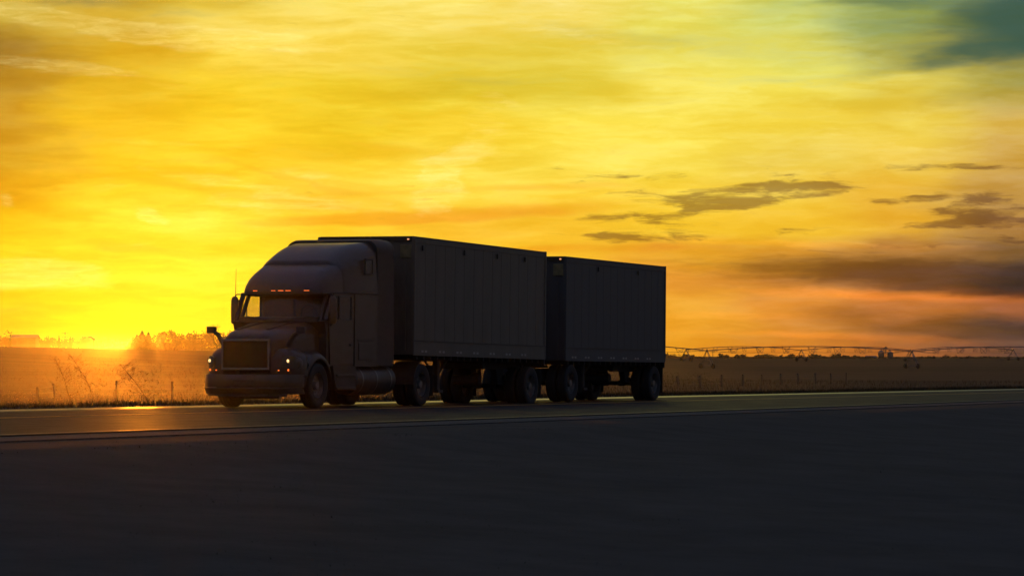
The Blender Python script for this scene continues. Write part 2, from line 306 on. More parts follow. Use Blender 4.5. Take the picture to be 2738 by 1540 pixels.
class MB:
    """collects shapes and links them as one mesh object"""
    def __init__(s, off=(0, 0, 0)): s.v = []; s.f = []; s.off = Vector(off)
    def add(s, vs, fs):
        n = len(s.v); s.v += [tuple(Vector(p) - s.off) for p in vs]; s.f += [tuple(i + n for i in f) for f in fs]; return s
    def box(s, a, b, bev=0.0):
        x0, y0, z0 = [min(p, q) for p, q in zip(a, b)]; x1, y1, z1 = [max(p, q) for p, q in zip(a, b)]
        if bev <= 0:
            return s.add([(x0,y0,z0),(x1,y0,z0),(x1,y1,z0),(x0,y1,z0),(x0,y0,z1),(x1,y0,z1),(x1,y1,z1),(x0,y1,z1)],
                  [(0,3,2,1),(4,5,6,7),(0,1,5,4),(1,2,6,5),(2,3,7,6),(3,0,4,7)])
        bm = bmesh.new(); bmesh.ops.create_cube(bm, size=1)
        for v in bm.verts: v.co = Vector(((x0+x1)/2+v.co.x*(x1-x0), (y0+y1)/2+v.co.y*(y1-y0), (z0+z1)/2+v.co.z*(z1-z0)))
        bmesh.ops.bevel(bm, geom=bm.edges[:], offset=bev, segments=2, profile=.7, affect='EDGES')
        bm.verts.index_update(); s.add([v.co[:] for v in bm.verts], [[v.index for v in f.verts] for f in bm.faces]); bm.free(); return s
    def loft(s, secs, cap=True, closed=True):
        n = len(secs[0]); vs = [p for q in secs for p in q]; fs = []
        for i in range(len(secs) - 1):
            for j in range(n if closed else n - 1):
                k = (j + 1) % n; fs.append((i*n+j, i*n+k, (i+1)*n+k, (i+1)*n+j))
        if cap and closed: fs.append(tuple(range(n))[::-1]); fs.append(tuple((len(secs)-1)*n + j for j in range(n)))
        return s.add(vs, fs)
    def tube(s, pts, r, n=8, r1=None, cap=True):
        pts = [Vector(p) for p in pts]; secs = []; m = len(pts)
        for i, p in enumerate(pts):
            d = (pts[min(i+1, m-1)] - pts[max(i-1, 0)]); d = d.normalized() if d.length > 1e-9 else Vector((0,0,1))
            a = d.orthogonal().normalized() if i == 0 else (a - d * a.dot(d)).normalized(); b = d.cross(a)
            rr = r if r1 is None else r + (r1 - r) * i / max(1, m - 1)
            secs.append([tuple(p + (a * math.cos(2*math.pi*k/n) + b * math.sin(2*math.pi*k/n)) * rr) for k in range(n)])
        return s.loft(secs, cap)
    def prism(s, poly, ax, a, b):
        """poly of 2D points extruded along axis ax ('x','y','z') from a to b"""
        def mk(p, w): return {'x': (w, p[0], p[1]), 'y': (p[0], w, p[1]), 'z': (p[0], p[1], w)}[ax]
        return s.loft([[mk(p, a) for p in poly], [mk(p, b) for p in poly]])
    def lathe(s, prof, c, ax='y', n=32):
        """prof: (radius, along) pairs turned round axis ax through c; closed loop"""
        secs = []
        for k in range(n):
            t = 2*math.pi*k/n; q = []
            for r, w in prof:
                if ax == 'y': q.append((c[0] + r*math.cos(t), c[1] + w, c[2] + r*math.sin(t)))
                elif ax == 'x': q.append((c[0] + w, c[1] + r*math.cos(t), c[2] + r*math.sin(t)))
                else: q.append((c[0] + r*math.cos(t), c[1] + r*math.sin(t), c[2] + w))
            secs.append(q)
        secs.append(secs[0]); return s.loft(secs, cap=False)
    def build(s, name, m, parent=None, smooth=None, kind=None):
        me = bpy.data.meshes.new(name); me.from_pydata(s.v, [], s.f); me.update()
        bm = bmesh.new(); bm.from_mesh(me); bmesh.ops.recalc_face_normals(bm, faces=bm.faces[:]); bm.to_mesh(me); bm.free()
        me.materials.append(m if not isinstance(m, str) else M[m])
        if smooth is not None:
            me.polygons.foreach_set('use_smooth', [True] * len(me.polygons)); me.set_sharp_from_angle(angle=R(smooth))
        o = bpy.data.objects.new(name, me); C.objects.link(o); o.parent = parent
        if kind: o['kind'] = kind
        return o
def raw(name, v, f, m, parent=None, smooth=False):
    me = bpy.data.meshes.new(name); me.from_pydata(v, [], f); me.update()
    if smooth: me.polygons.foreach_set('use_smooth', [True] * len(me.polygons))
    me.materials.append(M[m]); o = bpy.data.objects.new(name, me); C.objects.link(o); o.parent = parent; return o

# ================================================================== the lie of the land
CS, SN = 0.9265, 0.3764                      # the road runs along (SN, CS); v is the distance across it
def sstep(a, b, x):
    t = np.clip((x - a) / (b - a), 0, 1); return t * t * (3 - 2 * t)
def vnoise(x, y, seed=0):
    xi = np.floor(x).astype(int); yi = np.floor(y).astype(int); xf = x - xi; yf = y - yi
    def h(a, b):
        n = (a * 374761393 + b * 668265263 + seed * 982451653) & 0x7fffffff
        n = (n ^ (n >> 13)) * 1274126177 & 0x7fffffff; return ((n ^ (n >> 16)) & 0xffff) / 65535.0
    sx = xf*xf*(3-2*xf); sy = yf*yf*(3-2*yf)
    return (h(xi,yi)*(1-sx)+h(xi+1,yi)*sx)*(1-sy)+(h(xi,yi+1)*(1-sx)+h(xi+1,yi+1)*sx)*sy
S_T = np.array([-5, 0, .17, .30, .45, .64, .85, 1.0, 1.06, 1.2, 1.35, 1.6, 2.3, 4.0, 9.0])
Z_T = np.array([-.6, -.6, -.9, -.9, 0.1, 1.6, 4.2, 6.1, 6.0, 5.4, 6.2, 9.6, 15.0, 20.5, 21.5])
def H(X, Y):
    X = np.asarray(X, float); Y = np.asarray(Y, float)
    v = -CS * X + SN * Y
    yc = np.clip(1100 + 3 * (X - 60), 560, 1100)
    fld = np.interp(Y / yc, S_T, Z_T) + (vnoise(X/60, Y/60, 3) - .5) * .25 * sstep(300, 900, Y)
    fld = fld + (vnoise(X/7, Y/7, 9) - .5) * .10
    fld = fld - 4.0 * sstep(60, 140, -X) * sstep(650, 880, Y)
    far = np.where(v > 39.5, fld * sstep(39.5, 54, v), 0)
    near = -.10 * sstep(17.5, 15, v) - np.clip((17 - v) * .062, 0, 1.05) + (vnoise(X/2.3, Y/2.3, 5) - .5) * .05 * sstep(17, 13, v) + (vnoise(X/.8, Y/.8, 6) - .5) * .02 * sstep(17, 13, v)
    return np.where(v > 39.5, far, np.where(v < 17, near, 0.0)) - .03
def Hs(x, y): return float(H(np.array([x]), np.array([y]))[0])
def at(px, Y):                                # a place on the ground at depth Y seen in column px
    X = (px - 1369) / F * Y; return X, Y, Hs(X, Y)
def zpx(py, Y): return CAM_H + (HY - py) / F * Y

def axis(a, b, d, lo, hi, g):
    m = list(np.arange(a, b, d)); s = d; x = a
    while x > lo: s *= g; x -= s; m.insert(0, x)
    s = d; x = m[-1]
    while x < hi: s *= g; x += s; m.append(x)
    return np.array(m)
xs = axis(-55, 60, 1.0, -1900, 1900, 1.13); ys = axis(2, 130, .9, -380, 2100, 1.035)
XX, YY = np.meshgrid(xs, ys); ZZ = H(XX, YY)
nx, ny = len(xs), len(ys)
vv = np.stack([XX, YY, ZZ], -1).reshape(-1, 3)
idx = np.arange(nx * ny).reshape(ny, nx)
ff = np.stack([idx[:-1, :-1], idx[:-1, 1:], idx[1:, 1:], idx[1:, :-1]], -1).reshape(-1, 4)
gm = bpy.data.materials.new('field_ground'); gm.use_nodes = True; t = gm.node_tree; pb = t.nodes['Principled BSDF']
pb.inputs['Roughness'].default_value = .95; pb.inputs['Specular IOR Level'].default_value = .1
tco = t.nodes.new('ShaderNodeTexCoord')
def gnoise(scale, sx, sy, rot, det=6):
    mp = t.nodes.new('ShaderNodeMapping'); mp.inputs['Scale'].default_value = (sx, sy, 1); mp.inputs['Rotation'].default_value = (0, 0, rot)
    n = t.nodes.new('ShaderNodeTexNoise'); n.inputs['Scale'].default_value = scale; n.inputs['Detail'].default_value = det; n.inputs['Roughness'].default_value = .65
    t.links.new(tco.outputs['Object'], mp.inputs[0]); t.links.new(mp.outputs[0], n.inputs[0]); return n.outputs[0]
def gramp(v, a, ca, b, cb):
    r = t.nodes.new('ShaderNodeValToRGB'); r.color_ramp.elements[0].position = a; r.color_ramp.elements[1].position = b
    r.color_ramp.elements[0].color = (*ca, 1); r.color_ramp.elements[1].color = (*cb, 1); t.links.new(v, r.inputs[0]); return r.outputs[0]
def gmix(f, a, b, mode='MIX'):
    n = t.nodes.new('ShaderNodeMix'); n.data_type = 'RGBA'; n.blend_type = mode
    if isinstance(f, (int, float)): n.inputs[0].default_value = f
    else: t.links.new(f, n.inputs[0])
    for i, v in ((6, a), (7, b)):
        if isinstance(v, tuple): n.inputs[i].default_value = (*v, 1)
        else: t.links.new(v, n.inputs[i])
    return n.outputs[2]
soil = gramp(gnoise(.9, 1, 1, 0, 10), .35, (.034, .035, .037), .7, (.054, .055, .057))
rows = gramp(gnoise(.05, .25, 6, R(-6), 8), .38, (.025, .019, .014), .66, (.075, .056, .038))
big = gnoise(.006, .5, 3.5, R(-8), 3)
fieldc = gmix(gramp(big, .42, (0, 0, 0), .6, (1, 1, 1)), rows, (.022, .018, .014))
sp = t.nodes.new('ShaderNodeSeparateXYZ'); t.links.new(tco.outputs['Object'], sp.inputs[0])
mr = t.nodes.new('ShaderNodeMapRange'); mr.inputs[1].default_value = 90; mr.inputs[2].default_value = 240; t.links.new(sp.outputs[1], mr.inputs[0])
t.links.new(gmix(mr.outputs[0], soil, fieldc), pb.inputs['Base Color'])
bp = t.nodes.new('ShaderNodeBump'); bp.inputs['Distance'].default_value = .006; t.links.new(gnoise(7, 1, 1, 0, 9), bp.inputs['Height']); t.links.new(bp.outputs[0], pb.inputs['Normal'])
me = bpy.data.meshes.new('ground'); me.from_pydata(vv.tolist(), [], ff.tolist()); me.update()
me.polygons.foreach_set('use_smooth', [True] * len(me.polygons)); me.materials.append(gm)
gr = bpy.data.objects.new('ground', me); C.objects.link(gr); tag(gr, 'dark bare ground and stubble fields rolling away to the horizon', kind='structure')

# ground mist: a low layer of lit dust lying on the fields, thicker in the distance
gx = axis(-60, 8, 12, -520, 20, 1.12); gy = axis(90, 300, 9, 84, 950, 1.06); gy = gy[gy > 84]
GX, GY = np.meshgrid(gx, gy); GV = -CS * GX + SN * GY
base_z = H(GX, GY); th = (1.1 + .0045 * np.clip(GY - 150, 0, 560)) * sstep(43, 60, GV)
topz = np.where(GV > 43, base_z + th, base_z - .45); botz = base_z - .5
n0, m0 = GX.shape; ids = np.arange(n0 * m0).reshape(n0, m0); K = n0 * m0
mv = np.concatenate([np.stack([GX, GY, topz], -1).reshape(-1, 3), np.stack([GX, GY, botz], -1).reshape(-1, 3)])
q = np.stack([ids[:-1, :-1], ids[:-1, 1:], ids[1:, 1:], ids[1:, :-1]], -1).reshape(-1, 4)
fc = q.tolist() + (q[:, ::-1] + K).tolist()
ring_ = list(ids[0, :]) + list(ids[1:, -1]) + list(ids[-1, -2::-1]) + list(ids[-2:0:-1, 0])
for a_, b_ in zip(ring_, ring_[1:] + ring_[:1]): fc.append((int(b_), int(a_), int(a_) + K, int(b_) + K))
mme = bpy.data.meshes.new('ground_mist'); mme.from_pydata(mv.tolist(), [], fc); mme.update()
mm_ = hm.copy(); mm_.name = 'ground_mist'; pvm = [n for n in mm_.node_tree.nodes if n.type == 'PRINCIPLED_VOLUME'][0]
pvm.inputs['Density'].default_value = 2.6e-4; pvm.inputs['Anisotropy'].default_value = .976
mme.materials.append(mm_); mo = bpy.data.objects.new('ground_mist', mme); C.objects.link(mo)
tag(mo, 'low glowing dust mist lying over the fields behind the road', kind='stuff')

# road sheets laid along the road direction: u along, v across
RZ = math.atan2(CS, SN)                       # local x = along the road (away), local y = across (away)
def strip(name, v0, v1, z0, z1, m, label, u0=-160, u1=900, step=10, dash=None):
    mb = MB(); u_ = u0
    while u_ < u1:
        e = min(u_ + step, u1)
        mb.box((u_, v0, z0), (e, v1, z1)) if dash else None
        u_ = e + (dash or 0)
    if not dash: mb.box((u0, v0, z0), (u1, v1, z1))
    o = mb.build(name, m); o.rotation_euler = (0, 0, RZ); return tag(o, label, kind='structure')
strip('road', 20.75, 34.0, -.06, 0.0, 'asphalt', 'dark two way asphalt road crossing the picture')
strip('road_shoulder', 34.0, 35.8, -.06, -.004, 'shoulder', 'paler paved shoulder along the far side of the road')
strip('road_shoulder', 35.8, 36.5, -.06, -.012, 'gravel', 'thin gravel edge beyond the far paved shoulder')
strip('road_shoulder', 19.4, 20.75, -.06, -.014, 'gravel', 'gravel edge on the near side of the road')
strip('road_marking', 33.15, 33.27, -.001, .004, 'paint_w', 'white edge line along the far lane')
strip('road_marking', 20.95, 21.09, -.001, .004, 'paint_w', 'white edge line along the near side of the road')
strip('road_marking', 28.85, 28.95, -.001, .004, 'paint_y', 'nearer of the two yellow centre lines')
strip('road_marking', 29.10, 29.20, -.001, .004, 'paint_y', 'farther of the two yellow centre lines')

# ================================================================== the truck: local x runs backwards along the truck, local y to its far side
OX, OY = -3.60, 75.79
def tpos(t, ly=0.0): return (OX + SN * t - CS * ly, OY + CS * t + SN * ly)
def vehicle(name, t0, lean=0.0, pitch=0.0):
    x, y = tpos(t0); return empty(name, (x, y, 0.002), rot=(lean, pitch, RZ))
def arc(cx, cz, r, a0, a1, n): return [(cx + r*math.cos(R(a0+(a1-a0)*i/n)), cz + r*math.sin(R(a0+(a1-a0)*i/n))) for i in range(n+1)]
def section(t, w, z0, z1, r, n=6, wt=None):
    """round shouldered cross section facing along the truck"""
    wt = wt or w; r = min(r, (z1 - z0) * .95, wt * .95); p = [(t, -w, z0)]
    for i in range(n + 1):
        a = R(180 - 90 * i / n); p.append((t, -(wt - r) + r * math.cos(a), z1 - r + r * math.sin(a)))
    for i in range(n + 1):
        a = R(90 - 90 * i / n); p.append((t, (wt - r) + r * math.cos(a), z1 - r + r * math.sin(a)))
    p.append((t, w, z0)); return p

def add_wheel(root, off, t, ly, side, rad=.515, wid=.27, steer=False):
    """side: -1 near, +1 far; one tyre with its rim"""
    h = wid / 2; zc = rad
    prof = [(rad*.56, -h*.8), (rad*.78, -h), (rad*.93, -h*.97), (rad*.985, -h*.82), (rad, -h*.5), (rad, -h*.30), (rad-.014, -h*.28), (rad-.014, -h*.22), (rad, -h*.2),
            (rad, h*.2), (rad-.014, h*.22), (rad-.014, h*.28), (rad, h*.30), (rad, h*.5), (rad*.985, h*.82), (rad*.93, h*.97), (rad*.78, h), (rad*.56, h*.8)]
    w = MB(off)
    s_ = side
    rim = [(rad*.56, -h*.75), (rad*.53, -h*.1), (rad*.5, -h*.1), (rad*.5, h*.1), (rad*.53, h*.1), (rad*.56, h*.75), (rad*.60, h*.8), (rad*.60, -h*.8)]
    w.lathe(rim, (t, ly, zc), n=28)
    d = h * .1 if steer else -h * .2
    w.lathe([(.0, s_*d), (rad*.3, s_*d), (rad*.51, s_*d*.4), (rad*.51, s_*d*.4-.01), (0, s_*d-.02)], (t, ly, zc), n=28)
    w.lathe([(.0, s_*(h*.75)), (.09, s_*(h*.72)), (.11, s_*d), (0, s_*d)], (t, ly, zc), n=16)
    for k in range(10):
        a = 2*math.pi*k/10; c = (t + .165*math.cos(a), ly, zc + .165*math.sin(a)); w.lathe([(0, s_*(d+.03)), (.016, s_*(d+.03)), (.016, s_*d), (0, s_*d)], c, n=6)
    wo_ = w.build('wheel', 'alloy', root, smooth=35)
    ty = MB(off).lathe(prof, (t, ly, zc), n=40).build('tyre', 'rubber', wo_, smooth=40)
    return wo_
def mudflap(root, off, t, side):
    MB(off).box((t, side*.63, .24), (t+.015, side*1.24, .98)).build('mudflap', 'rubber', root)

# ---------------------------------------------------------------- tractor
T0 = -5.0; OFF = (T0, 0, 0)
tractor = vehicle('truck_tractor', T0, lean=R(.3))
tag(tractor, 'dark sleeper cab truck tractor with lit headlights pulling the two box trailers', 'truck')
def B(): return MB(OFF)
# chassis
c = B()
for s in (-1, 1): c.box((-5.9, s*.38, .62), (1.5, s*.47, .88))
for t_ in (-5.4, -3.9, -2.4, -.6, .2, 1.4): c.box((t_, -.38, .66), (t_+.1, .38, .82))
c.build('chassis', 'frame', tractor)
a = B().tube([(-5.0, -.95, .5), (-5.0, .95, .5)], .065, 10); a.box((-5.3, -.46, .5), (-4.7, -.36, .64)); a.box((-5.3, .36, .5), (-4.7, .46, .64)); a.build('axle', 'frame', tractor)
a = B().tube([(.71, -.95, .515), (.71, .95, .515)], .085, 10); a.lathe([(.0, -.2), (.18, -.17), (.2, 0), (.18, .17), (0, .2)], (.71, 0, .515), 'y', 14); a.box((.3, -.5, .5), (1.1, -.36, .68)); a.box((.3, .36, .5), (1.1, .5, .68)); a.build('axle', 'frame', tractor)
B().prism([(-.2, 1.0), (-.3, .9), (1.0, .9), (1.0, .98), (.8, 1.03), (0, 1.03)], 'y', -.42, .42).build('fifth_wheel', 'frame', tractor)
for s in (-1, 1):
    add_wheel(tractor, OFF, -5.0, s*1.04, s, wid=.29, steer=True)
    add_wheel(tractor, OFF, .71, s*1.10, s); add_wheel(tractor, OFF, .71, s*.77, s)
    mudflap(tractor, OFF, 1.33, s)
# hood: rounded nose rising to the cowl
secs = []
for t_, w, z1, r, z0 in [(-6.30,.50,1.52,.10,.90),(-6.29,.60,1.60,.20,.88),(-6.22,.66,1.68,.28,.88),(-6.05,.71,1.755,.32,.88),(-5.7,.78,1.815,.34,.9),(-5.2,.88,1.885,.34,.92),(-4.75,.98,1.945,.32,.95),(-4.5,1.02,1.97,.30,.95)]:
    secs.append(section(t_, w, z0, z1, r, 7, wt=w*.97))
hood = B().loft(secs).build('hood', 'cabpaint', tractor, smooth=40)
rg = B()
for s in (-1, 1): rg.prism([(-6.15, 1.1040), (-6.0, 1.79), (-5.2, 1.91), (-4.8, 1.955), (-4.8, 1.93), (-6.1, 1.72)], 'y', s*.34, s*.42)
rg.build('hood_ridge', 'cabpaint', hood)
# grille with a bright surround and fine bars
g_ = B(); th = .05
def ring(mb, t_, hw, z0, z1, th, dep):
    mb.box((t_, -hw, z0), (t_+dep, -hw+th, z1), .012); mb.box((t_, hw-th, z0), (t_+dep, hw, z1), .012)
    mb.box((t_-.002, -hw+th, z1-th), (t_+dep-.002, hw-th, z1), .012); mb.box((t_-.002, -hw+th, z0), (t_+dep-.002, hw-th, z0+th), .012)
ring(g_, -6.37, .60, .86, 1.55, .045, .09); gs_ = g_.build('grille', 'chrome', tractor)
B().box((-6.31, -.56, .9), (-6.29, .56, 1.51)).build('grille_mesh', 'mesh', gs_)
for k in range(13):
    z = .93 + k * .045; B().box((-6.335, -.555, z), (-6.312, .555, z+.014)).build('grille_bar', 'mesh', gs_)
# fenders over the steer wheels
for s in (-1, 1):
    secs = []
    for k in range(19):
        an = R(8 + 172 * k / 18); cx, cz = -5.0, .50
        ri, ro = .60, .745 + .03 * math.sin(an)
        x1, z1 = cx + ri*math.cos(an), cz + ri*math.sin(an); x2, z2 = cx + ro*math.cos(an)*1.04, cz + ro*math.sin(an)*1.03
        w1 = 1.20 if k < 14 else 1.20 - (k-13)*.012
        secs.append([(x1, s*.78, z1), (x1, s*w1, z1), (cx + (ri+.03)*math.cos(an), s*(w1+.015), cz+(ri+.03)*math.sin(an)), (cx + (ro-.07)*math.cos(an)*1.03, s*(w1-.02), cz + (ro-.07)*math.sin(an)*1.02), (x2, s*(w1-.13), z2), (x2, s*.78, z2)])
    f_ = B().loft(secs).build('fender', 'cabpaint', tractor, smooth=50)
    # nose block in front of the wheel, swept back towards the side, carrying the lamps
    secs = []
    for y_, tf, zt in [(.60,-6.27,1.30),(.75,-6.25,1.34),(.88,-6.20,1.33),(1.0,-6.12,1.28),(1.10,-5.99,1.20),(1.17,-5.86,1.10),(1.20,-5.74,.98)]:
        secs.append([(-5.62, s*y_, .72), (tf, s*y_, .74), (tf-.01, s*y_, .86), (tf+.01, s*y_, zt-.16), (tf+.09, s*y_, zt-.04), (tf+.2, s*y_, zt+.01), (-5.62, s*y_, zt+.03)])
    nb = B().loft(secs).build('headlight_housing', 'cabpaint', tractor, smooth=45)
    secs = []
    for y_, tf, z0_, z1_ in [(.86,-6.225,.93,1.14),(.93,-6.19,.90,1.17),(1.0,-6.15,.89,1.18),(1.08,-6.05,.89,1.17),(1.14,-5.95,.90,1.13),(1.17,-5.88,.92,1.06)]:
        secs.append([(tf+.08, s*y_, z0_), (tf-.02, s*y_, z0_), (tf-.03, s*y_, (z0_+z1_)/2), (tf-.012, s*y_, z1_), (tf+.08, s*y_, z1_)])
    hl = B().loft(secs).build('headlight', 'glass' if False else 'bumper', tractor, smooth=50)
    lp = B().lathe([(0, -.012), (.026, -.010), (.038, 0), (.038, .01), (0, .01)], (-6.195, s*.985, 1.065), 'x', 16).build('bulb', 'lamp', hl)
    B().lathe([(.038, -.02), (.052, -.018), (.052, .012), (.038, .012)], (-6.19, s*.985, 1.065), 'x', 18).build('bulb_ring', 'bumper', hl)
    B().box((-6.19, s*.970, .838), (-6.16, s*.998, .882), .006).build('turn_signal', 'amber', tractor)
    B().box((-6.268, s*.765, .842), (-6.255, s*.80, .866), .004).build('turn_signal', 'amber', tractor)
    # side skirt behind the wheel and cab steps
    B().prism([(-4.3, .97), (-4.18, .60), (-4.1, .42), (-3.05, .40), (-3.05, .97)], 'y', s*.95, s*1.19).build('step_panel', 'cabdark', tractor)
    for z in (.42, .72):
        B().box((-4.12, s*1.19, z), (-3.1, s*1.225, z+.05), .01).build('step', 'tank', tractor)
    tk = B().lathe([(0, -2.2), (.30, -2.2), (.345, -2.15), (.345, -.0), (.30, .05), (0, .05)], (-.85, s*.88, .63), 'x', 28).build('fuel_tank', 'tank', tractor, smooth=40)
    for t_ in (-2.7, -1.9, -1.1):
        B().lathe([(.345, -.03), (.352, -.03), (.352, .03), (.345, .03)], (t_, s*.88, .63), 'x', 28).build('tank_strap', 'alloy', tk)
    B().prism([(-3.0, .97), (-3.0, 1.04), (-.95, 1.04), (-.95, .97)], 'y', s*.95, s*1.2).build('side_fairing', 'cabdark', tractor)
    # front half fender over the drive wheels and lamps
    secs = [[(.71+r_*math.cos(R(an)), s*y_, .515+r_*math.sin(R(an))) for r_, y_ in ((.57,.62),(.57,1.26),(.585,1.26),(.585,.62))] for an in range(100, 190, 10)]
    B().loft(secs).build('drive_fender', 'cabdark', tractor)
# bumper: bowed in plan, three bands
def bow(ly): return -6.46 + .10*abs(ly)**2 + (max(0, abs(ly)-.85)/.37)**2.2*.36
def bumper_band(z0, z1, d0, d1, th=.10):
    secs = []
    for i in range(33):
        ly = -1.22 + 2.44*i/32; t_ = bow(ly)
        secs.append([(t_+d0, ly, z0), (t_+d0-.01, ly, z0+.02), (t_+d1-.01, ly, z1-.02), (t_+d1, ly, z1), (t_+d1+th, ly, z1), (t_+d0+th, ly, z0)])
    return secs
bu = B().loft(bumper_band(.475, .76, .0, .02)).build('bumper', 'bumper', tractor, smooth=40)
B().loft(bumper_band(.325, .465, .05, -.035)).build('bumper_valance', 'cabdark', bu, smooth=40)
B().prism([(-6.35, .47), (-6.38, .27), (-6.2, .21), (-5.75, .21), (-5.75, .47)], 'y', -.55, .40).build('radiator_guard', 'frame', bu)
B().box((-6.33, -1.0, .27), (-6.25, .95, .33), .01).build('air_dam', 'cabdark', bu)
B().box((-6.475, -.26, .52), (-6.46, .26, .64), .01).build('number_plate_bracket', 'frame', bu)
# cab: lower body, doors, greenhouse, sleeper
lb = B().prism([(-4.60, .95), (-4.60, 1.70), (-4.72, 1.97), (-4.60, 2.0), (-3.15, 2.0), (-3.15, .95)], 'y', -1.17, 1.17).build('cab_body', 'cabpaint', tractor)
B().prism([(-3.15, .95), (-3.15, 2.63), (-1.9, 2.63), (-1.9, .95)], 'y', -1.21, 1.21).build('sleeper', 'cabpaint', tractor)
B().box((-4.3, -1.1, 2.0), (-3.16, 1.1, 2.02)).build('cab_interior_floor', 'interior', tractor)
B().prism([(-4.75, 1.96), (-4.72, 2.07), (-4.45, 2.09), (-4.3, 2.0)], 'y', -1.0, 1.0).build('dashboard', 'interior', tractor)
# doors with window openings, front edge raked
for s in (-1, 1):
    dr = B(); y0, y1 = s*1.165, s*1.20
    dr.prism([(-4.45, 1.0), (-4.52, 1.9), (-4.55, 2.03), (-3.2, 2.03), (-3.2, 1.0)], 'y', y0, y1)
    dr.prism([(-4.60, 2.03), (-4.27, 2.6), (-4.19, 2.6), (-4.50, 2.03)], 'y', y0-s*.06, y1-s*.005)
    dr.prism([(-3.30, 2.03), (-3.30, 2.57), (-3.16, 2.57), (-3.16, 2.03)], 'y', y0-s*.02, y1-s*.005)
    dr.box((-4.25, y0, 2.57), (-3.17, y1, 2.62))
    do = dr.build('door', 'cabpaint', tractor)
    B().prism([(-4.50, 2.03), (-4.20, 2.57), (-3.30, 2.57), (-3.30, 2.03)], 'y', y0+s*.008, y0+s*.014).build('window', 'glass', do)
    B().box((-3.42, s*1.2, 1.42), (-3.24, s*1.225, 1.47), .008).build('handle', 'cabdark', do)
    B().box((-3.98, s*1.185, 2.03), (-3.95, s*1.2, 2.57)).build('window_divider', 'cabdark', do)
# windshield and its frame
secs = []; 
def wsh(ly, k): # k 0 bottom 1 top
    bo = -4.80 + .20*(abs(ly)/1.0)**2.2; to = -4.47 + .20*(abs(ly)/.98)**2.2; return (bo + (to-bo)*k, ly*(1-.03*k), 1.99 + .61*k)
ws = B().loft([[wsh(-1+2*i/16, 0), wsh(-1+2*i/16, 1)] for i in range(17)], cap=False, closed=False).build('windshield', 'glass', tractor, smooth=60)
for s in (-1, 1):
    B().tube([wsh(s*1.02, -.05), wsh(s*1.02, .5), wsh(s*1.02, 1.03)], .05, 8).build('windshield_pillar', 'cabpaint', tractor)
    B().tube([wsh(s*.1, -.01), tuple(Vector(wsh(s*.35, .06)) + Vector((-.03,0,0))), tuple(Vector(wsh(s*.85, .17)) + Vector((-.02,0,0)))], .008, 5).build('wiper', 'rubber', tractor)
B().tube([wsh(-1+2*i/10, 1.0) for i in range(11)], .035, 6).build('windshield_frame', 'cabdark', tractor)
# seats and steering wheel
for s in (-1, 1):
    st_ = B().box((-3.75, s*.5-.26, 2.0), (-3.25, s*.5+.26, 2.12), .03); st_.box((-3.42, s*.5-.26, 2.1), (-3.28, s*.5+.26, 2.52), .04); st_.build('seat', 'interior', tractor)
B().lathe([(.20, -.015), (.22, 0), (.20, .015), (.18, 0)], (-4.15, -.5, 2.16), 'x', 20).build('steering_wheel', 'rubber', tractor)
# roof: visor brow, raised cap and air fairing
secs = []
PR = [(-4.60,.84,2.66,.04),(-4.585,.93,2.72,.10),(-4.53,.99,2.82,.18),(-4.42,1.03,2.94,.26),(-4.25,1.07,3.07,.32),(-4.06,1.09,3.175,.36),(-3.82,1.11,3.27,.38),(-3.62,1.12,3.35,.38)]
for t_, w, z1, r in PR: secs.append(section(t_, w, 2.61, z1, r, 8, wt=w*.985))
B().loft(secs).build('roof_brow', 'cabpaint', tractor, smooth=60)
secs = []
PR2 = [(-3.72,1.02,3.36,.36),(-3.62,1.09,3.42,.42),(-3.45,1.12,3.51,.46),(-3.2,1.15,3.62,.5),(-2.85,1.18,3.74,.5),(-2.5,1.20,3.82,.48),(-2.15,1.21,3.87,.42),(-1.9,1.215,3.885,.36)]
for t_, w, z1, r in PR2: secs.append(section(t_, w, 2.63, z1, r, 8, wt=w*.97))
roof = B().loft(secs).build('roof_cap', 'cabpaint', tractor, smooth=60)
B().tube([(-4.55, -1.03, 2.62), (-3.4, -1.20, 2.655), (-1.9, -1.235, 2.655)], .018, 6).build('body_seam', 'cabdark', tractor)
B().tube([(-4.55, 1.03, 2.62), (-3.4, 1.20, 2.655), (-1.9, 1.235, 2.655)], .018, 6).build('body_seam', 'cabdark', tractor)
for s in (-1, 1):
    w_ = B(); z0, z1, ta, tb = 3.10, 3.48, -2.62, -2.18
    w_.box((ta, s*1.20, z0), (tb, s*1.228, z0+.04), .008); w_.box((ta, s*1.20, z1-.04), (tb, s*1.228, z1), .008)
    w_.box((ta, s*1.20, z0+.04), (ta+.04, s*1.226, z1-.04), .008); w_.box((tb-.04, s*1.20, z0+.04), (tb, s*1.226, z1-.04), .008)
    wf = w_.build('sleeper_window', 'cabdark', tractor)
    B().box((ta+.04, s*1.205, z0+.04), (tb-.04, s*1.216, z1-.04)).build('pane', 'glass', wf)
    wl = B().box((-3.0, s*1.212, 1.55), (-2.1, s*1.222, 1.58)).build('body_seam', 'cabdark', tractor)
    B().box((-2.95, s*1.212, 1.1), (-2.15, s*1.224, 1.5), .01).build('locker_door', 'cabpaint', tractor)
# side extenders and the roof collar behind the sleeper
co_ = []
for t_, w, z1 in [(-1.9, 1.20, 3.93), (-1.75, 1.215, 3.965), (-1.3, 1.22, 3.975), (-.95, 1.215, 3.96)]:
    co_.append(section(t_, w, 3.60, z1, .26, 8))
B().loft(co_).build('roof_fairing', 'cabdark', tractor, smooth=50)
for s in (-1, 1): B().prism([(-1.9, 1.0), (-1.9, 3.61), (-1.0, 3.61), (-.93, 3.4), (-.93, 1.05)], 'y', s*1.16, s*1.205).build('side_extender', 'cabdark', tractor)
